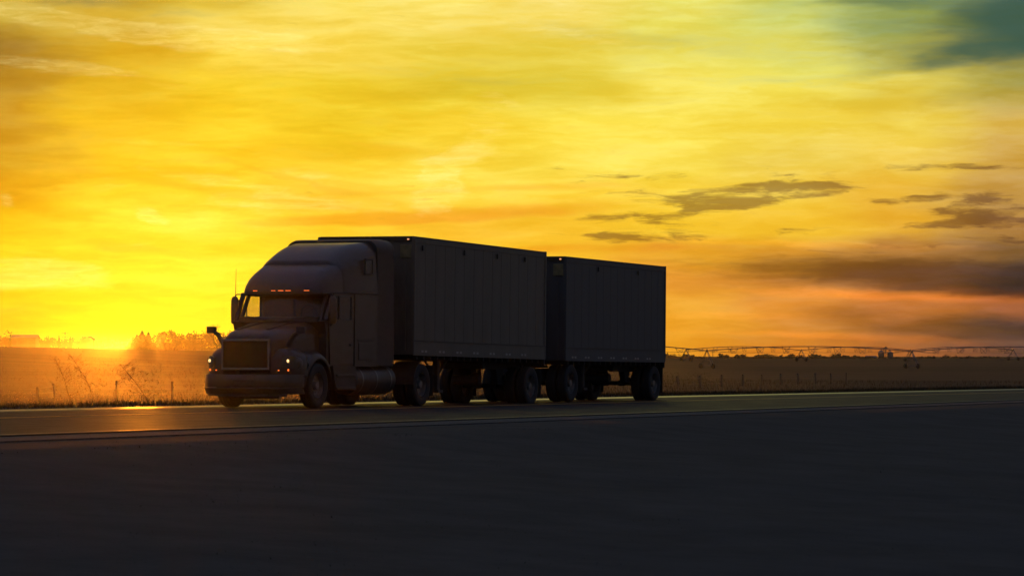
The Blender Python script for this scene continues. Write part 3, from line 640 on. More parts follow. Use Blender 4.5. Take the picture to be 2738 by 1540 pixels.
# marker lights
for ly, wd in ((.655,.10),(.19,.10),(0,.13),(-.19,.13),(-.66,.13)):
    t_ = -4.585 if abs(ly) < .5 else -4.60
    t_ = -4.612
    B().box((t_, ly-wd/2, 2.674), (t_+.04, ly-.006, 2.688), .003).build('marker_light', 'amber', tractor)
    B().box((t_, ly+.006, 2.674), (t_+.04, ly+wd/2, 2.688), .003).build('marker_light', 'amber', tractor)
# mirrors
for s in (-1, 1):
    mr_ = B(); secs = []
    for z, w, d in [(1.92,.07,.05),(1.95,.09,.07),(2.2,.095,.08),(2.46,.09,.075),(2.52,.075,.06),(2.555,.045,.04)]:
        secs.append([(-4.45+d*math.cos(a_)*1.0, s*1.255+w*math.sin(a_), z) for a_ in [2*math.pi*k/12 for k in range(12)]])
    mm = mr_.loft(secs).build('mirror', 'shell', tractor, smooth=50)
    B().box((-4.368, s*1.255-.07, 1.98), (-4.362, s*1.255+.07, 2.48)).build('mirror_glass', 'mirror', mm)
    B().tube([(-4.45, s*1.25, 2.53), (-4.45, s*1.24, 2.58), (-4.44, s*1.20, 2.605), (-4.36, s*1.08, 2.605), (-4.3, s*1.0, 2.60)], .013, 6).build('mirror_arm', 'rubber', tractor)
    B().tube([(-4.45, s*1.25, 1.94), (-4.45, s*1.2, 1.88), (-4.42, s*1.12, 1.86)], .018, 6).build('mirror_arm', 'rubber', tractor)
    hmr = B().box((-5.90, s*1.13-.105, 1.685), (-5.78, s*1.13+.10, 1.84), .02).build('hood_mirror', 'cabdark', tractor)
    B().tube([(-5.84, s*1.04, 1.70), (-5.84, s*.97, 1.66), (-5.84, s*.88, 1.54), (-5.82, s*.80, 1.40)], .05, 8, .06).build('hood_mirror_arm', 'cabdark', tractor)
B().tube([(-4.45, 1.235, 2.5), (-4.45, 1.235, 2.86), (-4.448, 1.228, 3.19)], .009, 6, .004).build('antenna', 'rubber', tractor)
# air lines behind the cab
for k in (-1, 0, 1): B().tube([(-1.9, .1*k, 1.6), (-1.4, .12*k, 1.25), (-.7, .1*k, 1.3), (-.1, .08*k, 1.75)], .015, 5).build('air_line', 'rubber', tractor)

# ---------------------------------------------------------------- trailers
def trailer(name, tn, length, zt, zb, axle_t, paint, label, nose_up, lean, near_marks):
    root = vehicle(name, tn, lean=lean, pitch=nose_up); off = (0, 0, 0)
    def L(): return MB()
    hw = 1.295; panels = 7; pl = (length - .16) / panels
    # floor and rails
    L().box((0.02, -hw+.03, zb), (length-.02, hw-.03, zb+.06)).build('floor', 'rail', root)
    cm = L()
    k = .3
    while k < length-.2: cm.box((k, -hw+.05, zb-.11), (k+.06, hw-.05, zb)); k += .42
    cm.build('crossmember', 'frame', root)
    pm = bpy_panel(pl, zb+.36, zt-.16, paint)
    for s in (-1, 1):
        for i in range(panels):
            o = bpy.data.objects.new('side_panel', pm); C.objects.link(o); o.parent = root; o.location = (.08+i*pl, s*(hw-.02), 0); o.rotation_euler = (0, 0, 0)
            if s > 0: o.scale = (1, -1, 1)
        L().box((0.0, s*(hw-.045), zb-.02), (length, s*(hw+.006), zb+.34), .006).build('bottom_rail', paint, root)
        L().box((.03, s*(hw+.006), zb+.325), (length-.03, s*(hw+.02), zb+.345)).build('rub_rail', 'rail', root)
        L().box((0.0, s*(hw-.045), zt-.155), (length, s*(hw+.004), zt-.0), .006).build('top_rail', paint, root)
        L().box((.03, s*(hw+.004), zt-.035), (length-.03, s*(hw+.014), zt-.015)).build('rub_rail', 'rail', root)
        L().box((-.015, s*(hw-.09), zb), (.08, s*(hw+.012), zt-.02), .025).build('corner_post', paint, root)
        L().box((length-.08, s*(hw-.09), zb), (length+.01, s*(hw+.012), zt+.01), .01).build('corner_post', paint, root)
        for f_ in near_marks:
            L().box((f_*length, s*(hw+.001), zt-.33), (f_*length+.07, s*(hw+.028), zt-.20), .008).build('side_vent', 'rail', root)
        n_ = 7
        for i in range(n_):
            for dd in (0, .22):
                L().box((.45+i*(length-1.1)/n_+dd, s*(hw+.006), zb+.06), (.45+i*(length-1.1)/n_+dd+.13, s*(hw+.011), zb+.11)).build('reflector', 'reflect', root)
    L().box((.03, -hw+.05, zt-.012), (length-.03, hw-.05, zt+.008)).build('roof', paint, root)
    # nose wall with its ribs
    nw = L().box((0.0, -hw+.08, zb), (.03, hw-.08, zt-.04)).build('front_wall', paint, root)
    for k in range(7): L().box((-.02, -1.05+k*.35-.03, zb+.1), (.0, -1.05+k*.35+.03, zt-.62)).build('front_rib', paint, nw)
    L().box((-.035, -hw+.07, zt-.12), (-.003, hw-.07, zt-.0), .008).build('front_header', 'rail', root)
    L().box((-.03, -1.21, zt-.52), (-.004, -.92, zt-.20), .01).build('document_box', 'plate', root)
    L().box((-.10, -.35, 1.5), (-.004, .35, 1.75), .01).build('coupling_panel', 'rail', root)
    L().box((-.045, -1.16, zt-.085), (-.036, -1.11, zt-.055)).build('marker_light', 'amberw', root)
    L().box((-.045, 1.11, zt-.085), (-.036, 1.16, zt-.055)).build('marker_lens', 'rail', root)
    # doors
    for s in (-1, 1):
        d = L().box((length-.045, s*.01, zb+.05), (length-.005, s*(hw-.1), zt-.09), .006).build('rear_door', paint, root)
        for y_ in (.35, .85): L().tube([(length+.02, s*y_, zb+.02), (length+.02, s*y_, zt-.08)], .014, 6).build('lock_rod', 'alloy', d)
        L().box((length+.01, s*(hw-.07), zb+.02), (length+.03, s*(hw-.0), zb+.07)).build('tail_marker', 'redlamp', root)
        L().box((length-.01, s*.7, zb-.16), (length+.02, s*1.0, zb-.06), .01).build('tail_light', 'rail', root)
        L().box((length-.06, s*.55, .52), (length+.0, s*.65, zb-.02)).build('underride_post', 'frame', root)
    L().box((length-.03, -hw+.02, zb-.18), (length+.03, hw-.02, zb+.02), .01).build('rear_sill', 'frame', root)
    L().box((length-.08, -1.2, .46), (length+.02, 1.2, .56), .01).build('underride_bar', 'frame', root)
    # suspension frame and axle
    at_ = axle_t
    sub = L()
    for s in (-1, 1):
        sub.box((at_-1.9, s*.48, zb-.30), (min(at_+.8, length-.1), s*.6, zb-.1)); sub.prism([(at_-1.0, zb-.3), (at_-.85, .55), (at_-.65, .55), (at_-.5, zb-.3)], 'y', s*.45, s*.62)
        sub.prism([(at_-.85, .62), (at_-.1, .48), (at_+.55, .52), (at_+.5, .62), (at_-.85, .70)], 'y', s*.47, s*.6)
        sub.lathe([(0, 0), (.15, .02), (.17, .14), (.13, .24), (0, .26)], (at_+.35, s*.53, .62), 'z', 14)
    for k in (-1.8, -1.0, .0, .7): sub.box((at_+k-.04, -.5, zb-.28), (at_+k+.04, .5, zb-.14))
    sub.build('suspension', 'frame', root)
    ax = L().tube([(at_, -.95, .515), (at_, .95, .515)], .065, 10)
    for s in (-1, 1): ax.tube([(at_-.02, s*.25, .52), (at_-.32, s*.25, .52)], .09, 10)
    ax.build('axle', 'frame', root)
    L().tube([(at_-1.35, -.3, .66), (at_-1.35, .42, .66)], .13, 14).build('air_tank', 'frame', root)
    for s in (-1, 1):
        add_wheel(root, off, at_, s*1.10, s); add_wheel(root, off, at_, s*.77, s); mudflap(root, off, min(at_+.64, length-.02), s)
    # landing gear
    for s in (-1, 1):
        lg = L().box((2.45, s*.80-.07, .42), (2.60, s*.80+.07, zb-.1)); lg.box((2.38, s*.80-.13, .33), (2.68, s*.80+.13, .40)); lg.box((2.47, s*.80-.05, .38), (2.58, s*.80+.05, .44))
        lg.tube([(2.5, s*.80, .7), (1.75, s*.80, zb-.1)], .03, 6); lg.tube([(2.5, s*.80, .7), (3.2, s*.80, zb-.1)], .03, 6)
        lg.build('landing_leg', 'frame', root)
    L().tube([(2.52, -.8, .78), (2.52, .8, .78)], .025, 6).build('landing_crossbar', 'frame', root)
    return tag(root, label, 'trailer')
def bpy_panel(pl, z0, z1, paint):
    """one riveted wall sheet with recessed edges and two pressed ribs"""
    mb = MB(); g = .004
    mb.box((g, -.012, z0-.02), (pl-g, .02, z1+.02), .004)
    mb.box((pl*.5-.012, -.015, z0), (pl*.5+.012, -.012, z1))
    mb.box((-.0, -.006, z0), (g, .02, z1)); mb.box((pl-g, -.006, z0), (pl, .02, z1))
    me = bpy.data.meshes.new('side_panel'); me.from_pydata(mb.v, [], mb.f); me.update(); me.materials.append(M[paint]); return me
tr1 = trailer('box_trailer', 0.0, 8.69, 4.11, 1.25, 7.9, 'trailer', 'front box trailer coupled right behind the sleeper cab', R(.45), R(.55), (.05, .35, .6, .82))
tr2 = trailer('box_trailer', 10.22, 8.2, 3.975, 1.15, 7.5, 'trailer2', 'rear box trailer at the end of the truck, nearly black', R(.12), R(.5), (.3, .7))
# ---------------------------------------------------------------- dolly between the trailers
dl = vehicle('converter_dolly', 10.9); tag(dl, 'low converter dolly with dual wheels between the two box trailers', 'dolly')
def D(): return MB((10.9, 0, 0))
D().prism([(8.75, .78), (8.75, .88), (9.9, .92), (11.5, .92), (11.5, .78), (9.9, .76)], 'y', -.07, .07).build('drawbar', 'frame', dl)
q = D()
for s in (-1, 1): q.box((10.0, s*.38, .72), (11.6, s*.5, .92)); q.tube([(8.95, s*.05, .83), (10.05, s*.42, .84)], .05, 6)
for k in (10.0, 10.9, 11.5): q.box((k, -.38, .74), (k+.1, .38, .88))
q.build('frame', 'frame', dl)
D().lathe([(.0, .0), (.48, .0), (.5, .04), (.48, .08), (0, .08)], (10.9, 0, .94), 'z', 24).build('turntable', 'frame', dl)
q = D().tube([(10.9, -.95, .515), (10.9, .95, .515)], .065, 10)
for s in (-1, 1): q.box((10.5, s*.5-.05, .56), (11.3, s*.5+.05, .72))
q.build('axle', 'frame', dl)
D().tube([(8.8, 0, .8), (8.72, .06, .8), (8.64, 0, .8), (8.72, -.06, .8), (8.8, 0, .8)], .02, 6).build('drawbar_eye', 'frame', dl)
D().tube([(10.15, -.35, .62), (10.15, .35, .62)], .12, 12).build('air_tank', 'frame', dl)
for s in (-1, 1):
    add_wheel(dl, (10.9, 0, 0), 10.9, s*1.10, s); add_wheel(dl, (10.9, 0, 0), 10.9, s*.77, s); mudflap(dl, (10.9, 0, 0), 11.6, s)

# ================================================================== fence along the field edge
def post(x, y, h, r, lab):
    z = Hs(x, y); root = empty('fence_post', (x, y, z - .05), random.uniform(0, 3))
    MB().tube([(0, 0, 0), (random.uniform(-.03, .03), 0, h*.5), (random.uniform(-.08, .08), random.uniform(-.05, .05), h)], r, 8, r*.85).build('post', 'wood', root, smooth=60)
    mb = MB()
    for k in (.35, .6, .85): mb.box((-r*1.15, -.02, h*k), (r*1.15, .02, h*k+.03))
    mb.build('staple', 'wire', root)
    return tag(root, lab, 'fence post', 'old wooden posts of the field fence')
LP = [(-60, 165, 1.1, 'fence post out at the left edge of the field fence'), (100, 172, 1.05, 'faint fence post in the dark left corner of the field'),
      (146, 176, 1.25, 'thick fence post left of the tall seeding weeds'), (312, 186, 1.35, 'upright fence post in the bright haze between two tall weeds'),
      (460, 198, 1.25, 'leaning fence post nearest to the truck cab')]
RPX = [1811, 1872, 1929, 1985, 2036, 2087, 2133, 2180, 2221, 2262]
ords = ['first', 'second', 'third', 'fourth', 'fifth', 'sixth', 'seventh', 'eighth', 'ninth', 'tenth']
pts = []
for px, Y, h, lab in LP:
    x, y, z = at(px, Y); o = post(x, y, h, .075, lab); pts.append((x, y, h))
for i, px in enumerate(RPX):
    Y = 312 + (px - 1811) * .17; x, y, z = at(px, Y); post(x, y, 1.35, .13, f'{ords[i]} fence post to the right of the rear trailer'); pts.append((x, y, 1.25))
w = MB()
for k in (.38, .62, .88):
    w.tube([(x, y, Hs(x, y) - .05 + h*k) for x, y, h in pts], .008, 4)
tag(w.build('fence_wire', 'wire'), 'thin wires strung between the posts of the field fence', 'wire')

# ================================================================== weeds, grass
def stem_plant(px, Y, top_py, lean, seed, lab):
    rr = random.Random(seed); x, y, z = at(px, Y); h = zpx(top_py, Y) - z
    root = empty('tall_weed', (x, y, z - .03)); tag(root, lab, 'weed', 'tall seeding weeds in the ditch')
    main = []
    for i in range(9):
        k = i / 8; main.append(Vector((lean * k ** 1.6 * h + rr.uniform(-.02, .02), rr.uniform(-.02, .02), h * .93 * k)))
    MB().tube(main, .016, 5, .005).build('stem', 'bark', root)
    br = MB(); leaf = []
    def leafs(p, n, sp):
        for _ in range(n): leaf.append(p + Vector((rr.gauss(0, sp), rr.gauss(0, sp), rr.gauss(0, sp))))
    for i in range(30):
        k = rr.uniform(.28, .98); j = k * 8; a_ = main[int(min(j, 7))].lerp(main[int(min(j, 7)) + 1], j - int(min(j, 7)))
        an = rr.choice((-1, 1)) * rr.uniform(.25, 1.1); L_ = rr.uniform(.14, .42) * h * (1.15 - k * .6)
        ps = [a_]; 
        for q in range(1, 5):
            f_ = q / 4; ps.append(a_ + Vector((math.sin(an) * L_ * f_ + rr.uniform(-.02, .02), rr.uniform(-.3, .3) * L_ * f_, math.cos(an) * L_ * f_ * (1 - .25 * f_))))
        br.tube(ps, .006, 4, .0025); leafs(ps[-1], 4, .05); leafs(ps[-2], 2, .07); leafs(ps[-3], 1, .06)
    leafs(main[-1], 8, .06)
    br.build('branch', 'bark', root)
    v = []; f = []
    for p in leaf:
        s = rr.uniform(.014, .038); d = Vector((rr.uniform(-1, 1), rr.uniform(-1, 1), rr.uniform(-1, 1))).normalized(); e = d.orthogonal().normalized()
        n = len(v); v += [tuple(p - d*s), tuple(p + e*s*.7), tuple(p + d*s), tuple(p - e*s*.7)]; f.append((n, n+1, n+2, n+3))
    o = raw('leaf', v, f, 'leafw', root); o['kind'] = 'stuff'
    return root
stem_plant(196, 118, 942, -.30, 3, 'bushy tall weed with dark seed heads, leftmost of the three')
stem_plant(262, 120, 934, -.42, 5, 'tallest weed, rising past the field crest right of the bushy one')
stem_plant(408, 116, 962, -.55, 8, 'weed leaning far left, nearest to the truck cab')

def blades(name, n, vf, hmin, hmax, wid, m, label, seedheads=0, lean=.25, cluster=0):
    """n grass blades at the spots vf(k) gives, each a bent two-quad strip"""
    v = []; f = []; sv = []; sf = []
    P = vf(n); zs = H(P[:, 0], P[:, 1])
    hh = rng.uniform(hmin, hmax, len(P)) * (.6 + .8 * vnoise(P[:, 0]/1.7, P[:, 1]/1.7, 21))
    an = rng.uniform(0, math.pi, len(P)); ln = rng.normal(0, lean, (len(P), 2)) * hh[:, None]
    ww = wid * rng.uniform(.6, 1.4, len(P))
    for i in range(len(P)):
        x, y = P[i]; z = zs[i] - .02; h = hh[i]; cx, cy = math.cos(an[i])*ww[i], math.sin(an[i])*ww[i]; lx, ly = ln[i]
        b = len(v)
        v += [(x-cx, y-cy, z), (x+cx, y+cy, z), (x-cx*.8+lx*.35, y-cy*.8+ly*.35, z+h*.55), (x+cx*.8+lx*.35, y+cy*.8+ly*.35, z+h*.55), (x+lx, y+ly, z+h)]
        f += [(b, b+1, b+3, b+2), (b+2, b+3, b+4)]
        if seedheads and rng.random() < seedheads:
            s = ww[i] * 2.2; b = len(sv); X_, Y_, Z_ = x+lx, y+ly, z+h
            sv += [(X_-s, Y_, Z_), (X_, Y_, Z_+s*2.4), (X_+s, Y_, Z_), (X_, Y_+s*.5, Z_-s*1.6)]; sf += [(b, b+1, b+2, b+3)]
    o = raw(name, v, f, m); tag(o, label, kind='stuff'); 
    if sv:
        s = raw('seed_heads', sv, sf, 'seed'); tag(s, 'pale seed heads catching the sun above ' + label, kind='stuff')
    return o
def uv2xy(U, V): return np.stack([SN*U - CS*V, CS*U + SN*V], 1)
def strip_pts(u0, u1, v0, v1):
    def g(n):
        U = rng.uniform(u0, u1, n); V = v0 + (v1 - v0) * rng.random(n) ** 1.0; return uv2xy(U, V)
    return g
blades('verge_grass', 30000, strip_pts(20, 175, 36.6, 40.5), .07, .19, .006, 'grass2', 'short dark grass along the far verge of the road')
def wedge(y0, y1, p0, p1):
    def g(n):
        Y = np.sqrt(rng.random(n) * (y1**2 - y0**2) + y0**2); px = rng.uniform(p0, p1, n); X = (px - 1369) / F * Y
        P = np.stack([X, Y], 1); v = -CS*X + SN*Y; return P[v > 43]
    return g
blades('tall_grass', 11000, wedge(98, 215, -150, 1800), .15, .6, .005, 'grass', 'tall dry grass filling the ditch and fence line', seedheads=.35, lean=.2)
blades('tall_grass', 9000, wedge(200, 420, 1600, 2900), .2, .5, .014, 'grass', 'dark tall grass along the fence right of the truck', lean=.2)
blades('field_stubble', 16000, wedge(215, 560, -300, 1900), .12, .3, .02, 'grass', 'cut stubble standing over the far field', lean=.3)
def near_pts(n):
    Y = rng.uniform(8.5, 48, n); X = rng.uniform(-.19, .19, n) * Y; P = np.stack([X, Y], 1); v = -CS*X + SN*Y; return P[v < 19.2]
blades('foreground_grass', 9000, near_pts, .01, .03, .004, 'grass2', 'sparse low grass over the dark ground before the road', lean=.4)

# ================================================================== trees
def bare_tree(x, y, z, h, seed, lab, group=None, spread=.55, depth=5, name='bare_tree'):
    rr = random.Random(seed); root = empty(name, (x, y, z - .2)); tag(root, lab, 'tree', group)
    tk = MB(); tw = MB()
    def grow(p, d, L_, r, lev):
        q = p + d * L_; mid = p + d * L_ * .5 + Vector((rr.uniform(-1, 1), rr.uniform(-1, 1), rr.uniform(-.3, .3))) * L_ * .06
        (tk if lev < 2 else tw).tube([p, mid, q], r, 5 if lev < 2 else 3, r * .62, cap=False)
        if lev >= depth: return
        for _ in range(3 if lev < 3 else rr.choice((2, 3))):
            ax = Vector((rr.uniform(-1, 1), rr.uniform(-1, 1), rr.uniform(-.4, .6))).normalized()
            nd = (d + ax * rr.uniform(.5, 1.0) * spread * 1.5 + Vector((0, 0, .12))).normalized()
            grow(p.lerp(q, rr.uniform(.6, 1.0)), nd, L_ * rr.uniform(.62, .82), max(r * .58, h*.0016), lev + 1)
    grow(Vector((0, 0, 0)), Vector((rr.uniform(-.05, .05), 0, 1)).normalized(), h * .27, h * .022, 0)
    tk.build('trunk', 'bark', root); tw.build('crown', 'twig', root); return root
def leafy(x, y, z, h, w, seed, lab, group, kind='round', m='needle', n=420):
    """crown of many small leaf clumps round short limbs"""
    rr = random.Random(seed); root = empty('evergreen_tree' if kind == 'cone' else 'leafy_tree', (x, y, z - .2)); tag(root, lab, 'tree', group)
    MB().tube([(0, 0, 0), (rr.uniform(-.1, .1), 0, h*.4), (0, 0, h*.85)], h*.022, 6, h*.006).build('trunk', 'bark', root)
    v = []; f = []
    lobes = [(rr.gauss(0, w*.24), rr.gauss(0, w*.24), h*rr.uniform(.35, .86), w*rr.uniform(.16, .30)) for _ in range(9)]
    for _ in range(n):
        if kind == 'cone':
            k = rr.random() ** .75; rad = w * .62 * (1 - k) ** .8 * rr.random() ** .6 * (1 + .25 * math.sin(k*26)); a_ = rr.uniform(0, 6.283)
            p = Vector((math.cos(a_)*rad, math.sin(a_)*rad, h*(.1 + .9*k)))
        else:
            lx, ly, lz, lr = rr.choice(lobes); d = Vector((rr.gauss(0, 1), rr.gauss(0, 1), rr.gauss(0, 1))).normalized() * lr * rr.uniform(.5, 1.15); p = Vector((lx, ly, lz)) + d
        s = h * rr.uniform(.018, .045)
        for _ in range(2):
            d = Vector((rr.uniform(-1, 1), rr.uniform(-1, 1), rr.uniform(-1, 1))).normalized(); e = d.orthogonal().normalized(); b = len(v)
            v += [tuple(p - d*s), tuple(p + e*s*.6), tuple(p + d*s*1.2), tuple(p - e*s*.6)]; f.append((b, b+1, b+2, b+3))
    raw('crown', v, f, m, root); return root
# windbreak left of the cab
G1 = 'trees of the windbreak behind the field, left of the cab'
def place(px, Y): X = (px - 1369) / F * Y; return X, Y, Hs(X, Y)
words = ['at the left end of the windbreak', 'second from the left end of the windbreak']
WB = [(352,912,30,'round'),(366,894,42,'cone'),(380,884,42,'cone'),(397,888,42,'cone'),(412,893,40,'round'),(432,892,44,'round'),(452,889,44,'round'),(474,894,44,'round'),(496,896,44,'round'),(518,892,44,'round'),(540,896,44,'round'),(562,891,46,'round'),(586,896,46,'round'),(612,894,46,'round'),(640,896,50,'round')]
for i, (px, py, wpx, kind) in enumerate(WB):
    Y = 850 + (i % 3) * 18; x, y, z = place(px, Y); h = (zpx(py, Y) - z) * (1.0 if kind == 'cone' else 1.12); w_ = wpx * 1.15 / F * Y
    lab = ('low shrubby tree at the very left end of the windbreak', 'spiky evergreen tree near the left end of the windbreak', 'tallest pointed evergreen in the left part of the windbreak', 'narrow evergreen where the windbreak turns into round trees')[i] if i < 4 else \
        f'round hazy tree, number {i-3} in the windbreak counted from its evergreens'
    lab = lab if i < 4 else ['round hazy tree just right of the evergreens', 'round tree before the tall forked bare tree', 'round tree under the tall forked bare tree', 'round tree right of the forked bare tree', 'low round tree midway to the cab', 'round tree with one bare top in the windbreak', 'round tree just left of the big airy tree', 'round tree behind the small hood mirror', 'round tree behind the hood mirror arm', 'round tree half hidden by the hood', 'round tree wholly behind the truck hood'][i-4]
    leafy(x, y, z, h, w_, 40 + i, lab, G1, kind, 'needle' if kind == 'cone' else 'bush', 1100 if kind == 'cone' else 620)
for px, py, s, lab in ((446, 870, 1, 'forked bare tree standing above the windbreak'), (464, 874, 2, 'thin bare tree beside the forked one in the windbreak'), (502, 884, 5, 'small bare crown in the middle of the windbreak'), (526, 882, 6, 'bare crown right of the small one in the windbreak')):
    x, y, z = place(px, 840); bare_tree(x, y, z, (zpx(py, 840) - z) * 1.0, s, lab, G1, depth=5)
x, y, z = place(582, 800); bare_tree(x, y, z, (zpx(838, 800) - z) * 1.02, 14, 'large airy bare tree just left of the cab mirror', depth=6, spread=.62)
# farmstead on the far left
def gable(x, y, z, L_, W_, hw_, hr, name, lab, cat, rz=0.0):
    root = empty(name, (x, y, z - .3), rz)
    MB().prism([(-W_/2, 0), (-W_/2, hw_), (0, hr-.15), (W_/2, hw_), (W_/2, 0)], 'x', -L_/2, L_/2).build('wall', 'barn', root)
    for s in (-1, 1): MB().loft([[(-L_/2-.4, s*(W_/2+.4), hw_-.2), (-L_/2-.4, 0, hr), (-L_/2-.4, 0, hr+.16), (-L_/2-.4, s*(W_/2+.4), hw_-.04)], [(L_/2+.4, s*(W_/2+.4), hw_-.2), (L_/2+.4, 0, hr), (L_/2+.4, 0, hr+.16), (L_/2+.4, s*(W_/2+.4), hw_-.04)]]).build('roof', 'roofm', root)
    MB().box((-1.2, -W_/2-.06, 0), (1.2, -W_/2-.003, min(2.6, hw_-.4))).build('door', 'roofm', root)
    for k in (-1, 1): MB().box((k*L_*.3-.5, -W_/2-.05, 1.0), (k*L_*.3+.5, -W_/2-.003, min(2.1, hw_-.3))).build('window', 'glass', root)
    return tag(root, lab, cat)
x, y, z = place(68, 1050); gable(x, y, z, 8.0, 8, zpx(903, 1050)-z+.3, zpx(896, 1050)-z+.3, 'barn', 'long hazy barn at the far left beyond the crest', 'barn')
x, y, z = place(228, 1040); gable(x, y, z, 4.5, 2.6, zpx(907, 1040)-z+.3, zpx(901, 1040)-z+.3, 'farm_house', 'small hazy farm house left of the sun, its gable cut off short', 'house', R(90))
x, y, z = place(240, 1035); gable(x, y, z, 4.5, 2.8, zpx(907, 1035)-z+.3, zpx(900, 1035)-z+.3, 'farm_house', 'hazy farm house nearest to the sun at the end of the farm trees', 'house', R(90))
G2 = 'trees round the farm at the far left'
for i, (px, py, wpx, kind, lab) in enumerate([(-12,882,60,'round','large hazy tree cut by the left edge of the picture'),(14,898,26,'round','low tree left of the long barn'),(28,893,20,'cone','pointed tree at the left end of the barn'),(112,899,30,'round','low round tree right of the barn roof'),(128,895,34,'round','broad round tree left of the power pole'),
        (142,898,26,'round','small tree under the power pole left side'),(158,895,12,'cone','pointed tree just left of the power pole'),(172,900,30,'round','flat topped tree at the foot of the power pole'),(188,898,14,'cone','pointed tree right of the power pole'),(206,906,28,'round','low bush left of the farm houses')]):
    Y = 1060 + (i % 2) * 16; x, y, z = place(px, Y); leafy(x, y, z, zpx(py, Y) - z, wpx / F * Y, 80 + i, lab, G2, kind, 'bush' if kind == 'round' else 'needle', 420)
def pole(px, Y, py, lab):
    x, y, z = place(px, Y); h = zpx(py, Y) - z; root = empty('power_pole', (x, y, z - .3)); tag(root, lab, 'power pole')
    MB().tube([(0, 0, 0), (0, 0, h + .3)], .20, 6, .14).build('post', 'wood', root)
    for k in (.35, 1.6): MB().box((-1.3, -.08, h - k), (1.3, .08, h - k + .18)).build('crossarm', 'wood', root)
    return root
pole(174, 1080, 887, 'power pole with two crossarms among the hazy farm trees')
pole(1840, 1900, 931, 'distant power pole nearest to the rear trailer'); pole(1906, 1900, 934, 'distant power pole just right of the wheeled irrigation tower')
# far hedge under the sun and along the right horizon
def hedge(p0, p1, Y, top, var, lab, seed, m='bush'):
    rr = random.Random(seed); v = []; f = []; n = int((p1 - p0) * 9)
    for _ in range(n):
        px = rr.uniform(p0, p1); x = (px - 1369) / F * Y; yy = Y + rr.uniform(-10, 10); z = Hs(x, yy)
        hh = (zpx(top, Y) - z) * (1 + var * (float(vnoise(np.array([px/9.0]), np.array([seed*1.0]), 4)[0]) - .6)); p = Vector((x, yy, z + max(.2, hh) * rr.random() ** .6)); s = rr.uniform(.25, .6)
        for _ in range(2):
            d = Vector((rr.uniform(-1, 1), rr.uniform(-1, 1), rr.uniform(-1, 1))).normalized(); e = d.orthogonal().normalized(); b = len(v)
            v += [tuple(p - d*s), tuple(p + e*s*.7), tuple(p + d*s), tuple(p - e*s*.7)]; f.append((b, b+1, b+2, b+3))
    o = raw('far_hedge', v, f, m); return tag(o, lab, kind='stuff')
hedge(-40, 380, 1700, 905, .5, 'low hedge line far off beneath the sun', 3)
hedge(1760, 2300, 1500, 951, 1.0, 'far bushy treeline behind the irrigation pipe', 7)
hedge(2300, 2760, 1400, 956, .8, 'far dark treeline at the right edge', 9)
G3 = 'single trees along the right hand horizon'
for i, (px, py, wpx, lab) in enumerate([(1800,944,26,'low hazy tree just right of the rear trailer'),(1822,946,20,'small hazy tree left of the first pole'),(2075,947,26,'low rounded tree under the irrigation pipe'),(2185,949,34,'broad low tree half way to the grain bins'),(2228,945,22,'taller tree left of the grain bins'),(2272,950,24,'low tree short of the grain bins'),(2398,955,30,'low tree right of the grain bins'),(2526,946,22,'dense dark tree under the spreading bare one'),(2556,948,18,'dense tree right of the spreading bare one'),(2580,952,44,'long low mass of trees at right'),(2600,953,24,'last dark tree of the group at right')]):
    Y = 1450 + (i % 2) * 30; x, y, z = place(px, Y); leafy(x, y, z, zpx(py, Y) - z, wpx / F * Y, 120 + i, lab, G3, 'round', 'needle' if i > 6 else 'bush', 420)
x, y, z = place(2459, 1500); bare_tree(x, y, z, (zpx(943, 1500) - z), 31, 'round bare tree between grain bins and spreading tree', depth=6, spread=.7)
x, y, z = place(2527, 1420); bare_tree(x, y, z, (zpx(937, 1420) - z), 33, 'spreading bare tree on the right horizon', depth=5, spread=.5)
# grain bins
def bin_(px, Y, wpx, py_e, py_t, lab):
    x, y, z = place(px, Y); r = wpx / 2 / F * Y; he = zpx(py_e, Y) - z; ht = zpx(py_t, Y) - z
    root = empty('grain_bin', (x, y, z - .2)); tag(root, lab, 'grain bin', 'two grain bins beside the elevator leg')
    prof = []
    k = 0.0
    while k < he: prof += [(r, k), (r+.05, k+.3)]; k += .6
    MB().loft([[(rr_*math.cos(a_), rr_*math.sin(a_), zz) for a_ in [2*math.pi*q/24 for q in range(24)]] for rr_, zz in prof]).build('wall', 'galv', root, smooth=30)
    MB().loft([[(rr_*math.cos(a_), rr_*math.sin(a_), zz) for a_ in [2*math.pi*q/24 for q in range(24)]] for rr_, zz in ((r+.15, he), (r*.35, ht-.25), (r*.2, ht-.2), (r*.2, ht))]).build('roof', 'galv', root, smooth=30)
    return root
bin_(2356, 1500, 17, 941, 934, 'left grain bin, the taller one beside the elevator leg')
bin_(2380, 1500, 16, 943, 938, 'right grain bin, slightly lower than its neighbour')
x, y, z = place(2368, 1500); root = empty('grain_elevator', (x, y, z)); tag(root, 'thin grain elevator leg rising between the two grain bins', 'elevator')
h = zpx(927, 1500) - z; m_ = MB().box((-.25, -.25, 0), (.25, .25, h-.8)); m_.build('leg', 'galv', root)
MB().box((-.55, -.4, h-.9), (.55, .4, h), .08).build('head', 'galv', root)
for s, hh in ((-1, 934), (1, 938)): MB().tube([(0, 0, h-.5), (s*2.1, 0, zpx(hh, 1500)-z)], .12, 6).build('spout', 'galv', root)
x, y, z = place(2328, 1500); gable(x, y, z, 4.5, 5, zpx(956, 1500)-z+.3, zpx(952, 1500)-z+.3, 'shed', 'low shed left of the grain bins', 'shed')

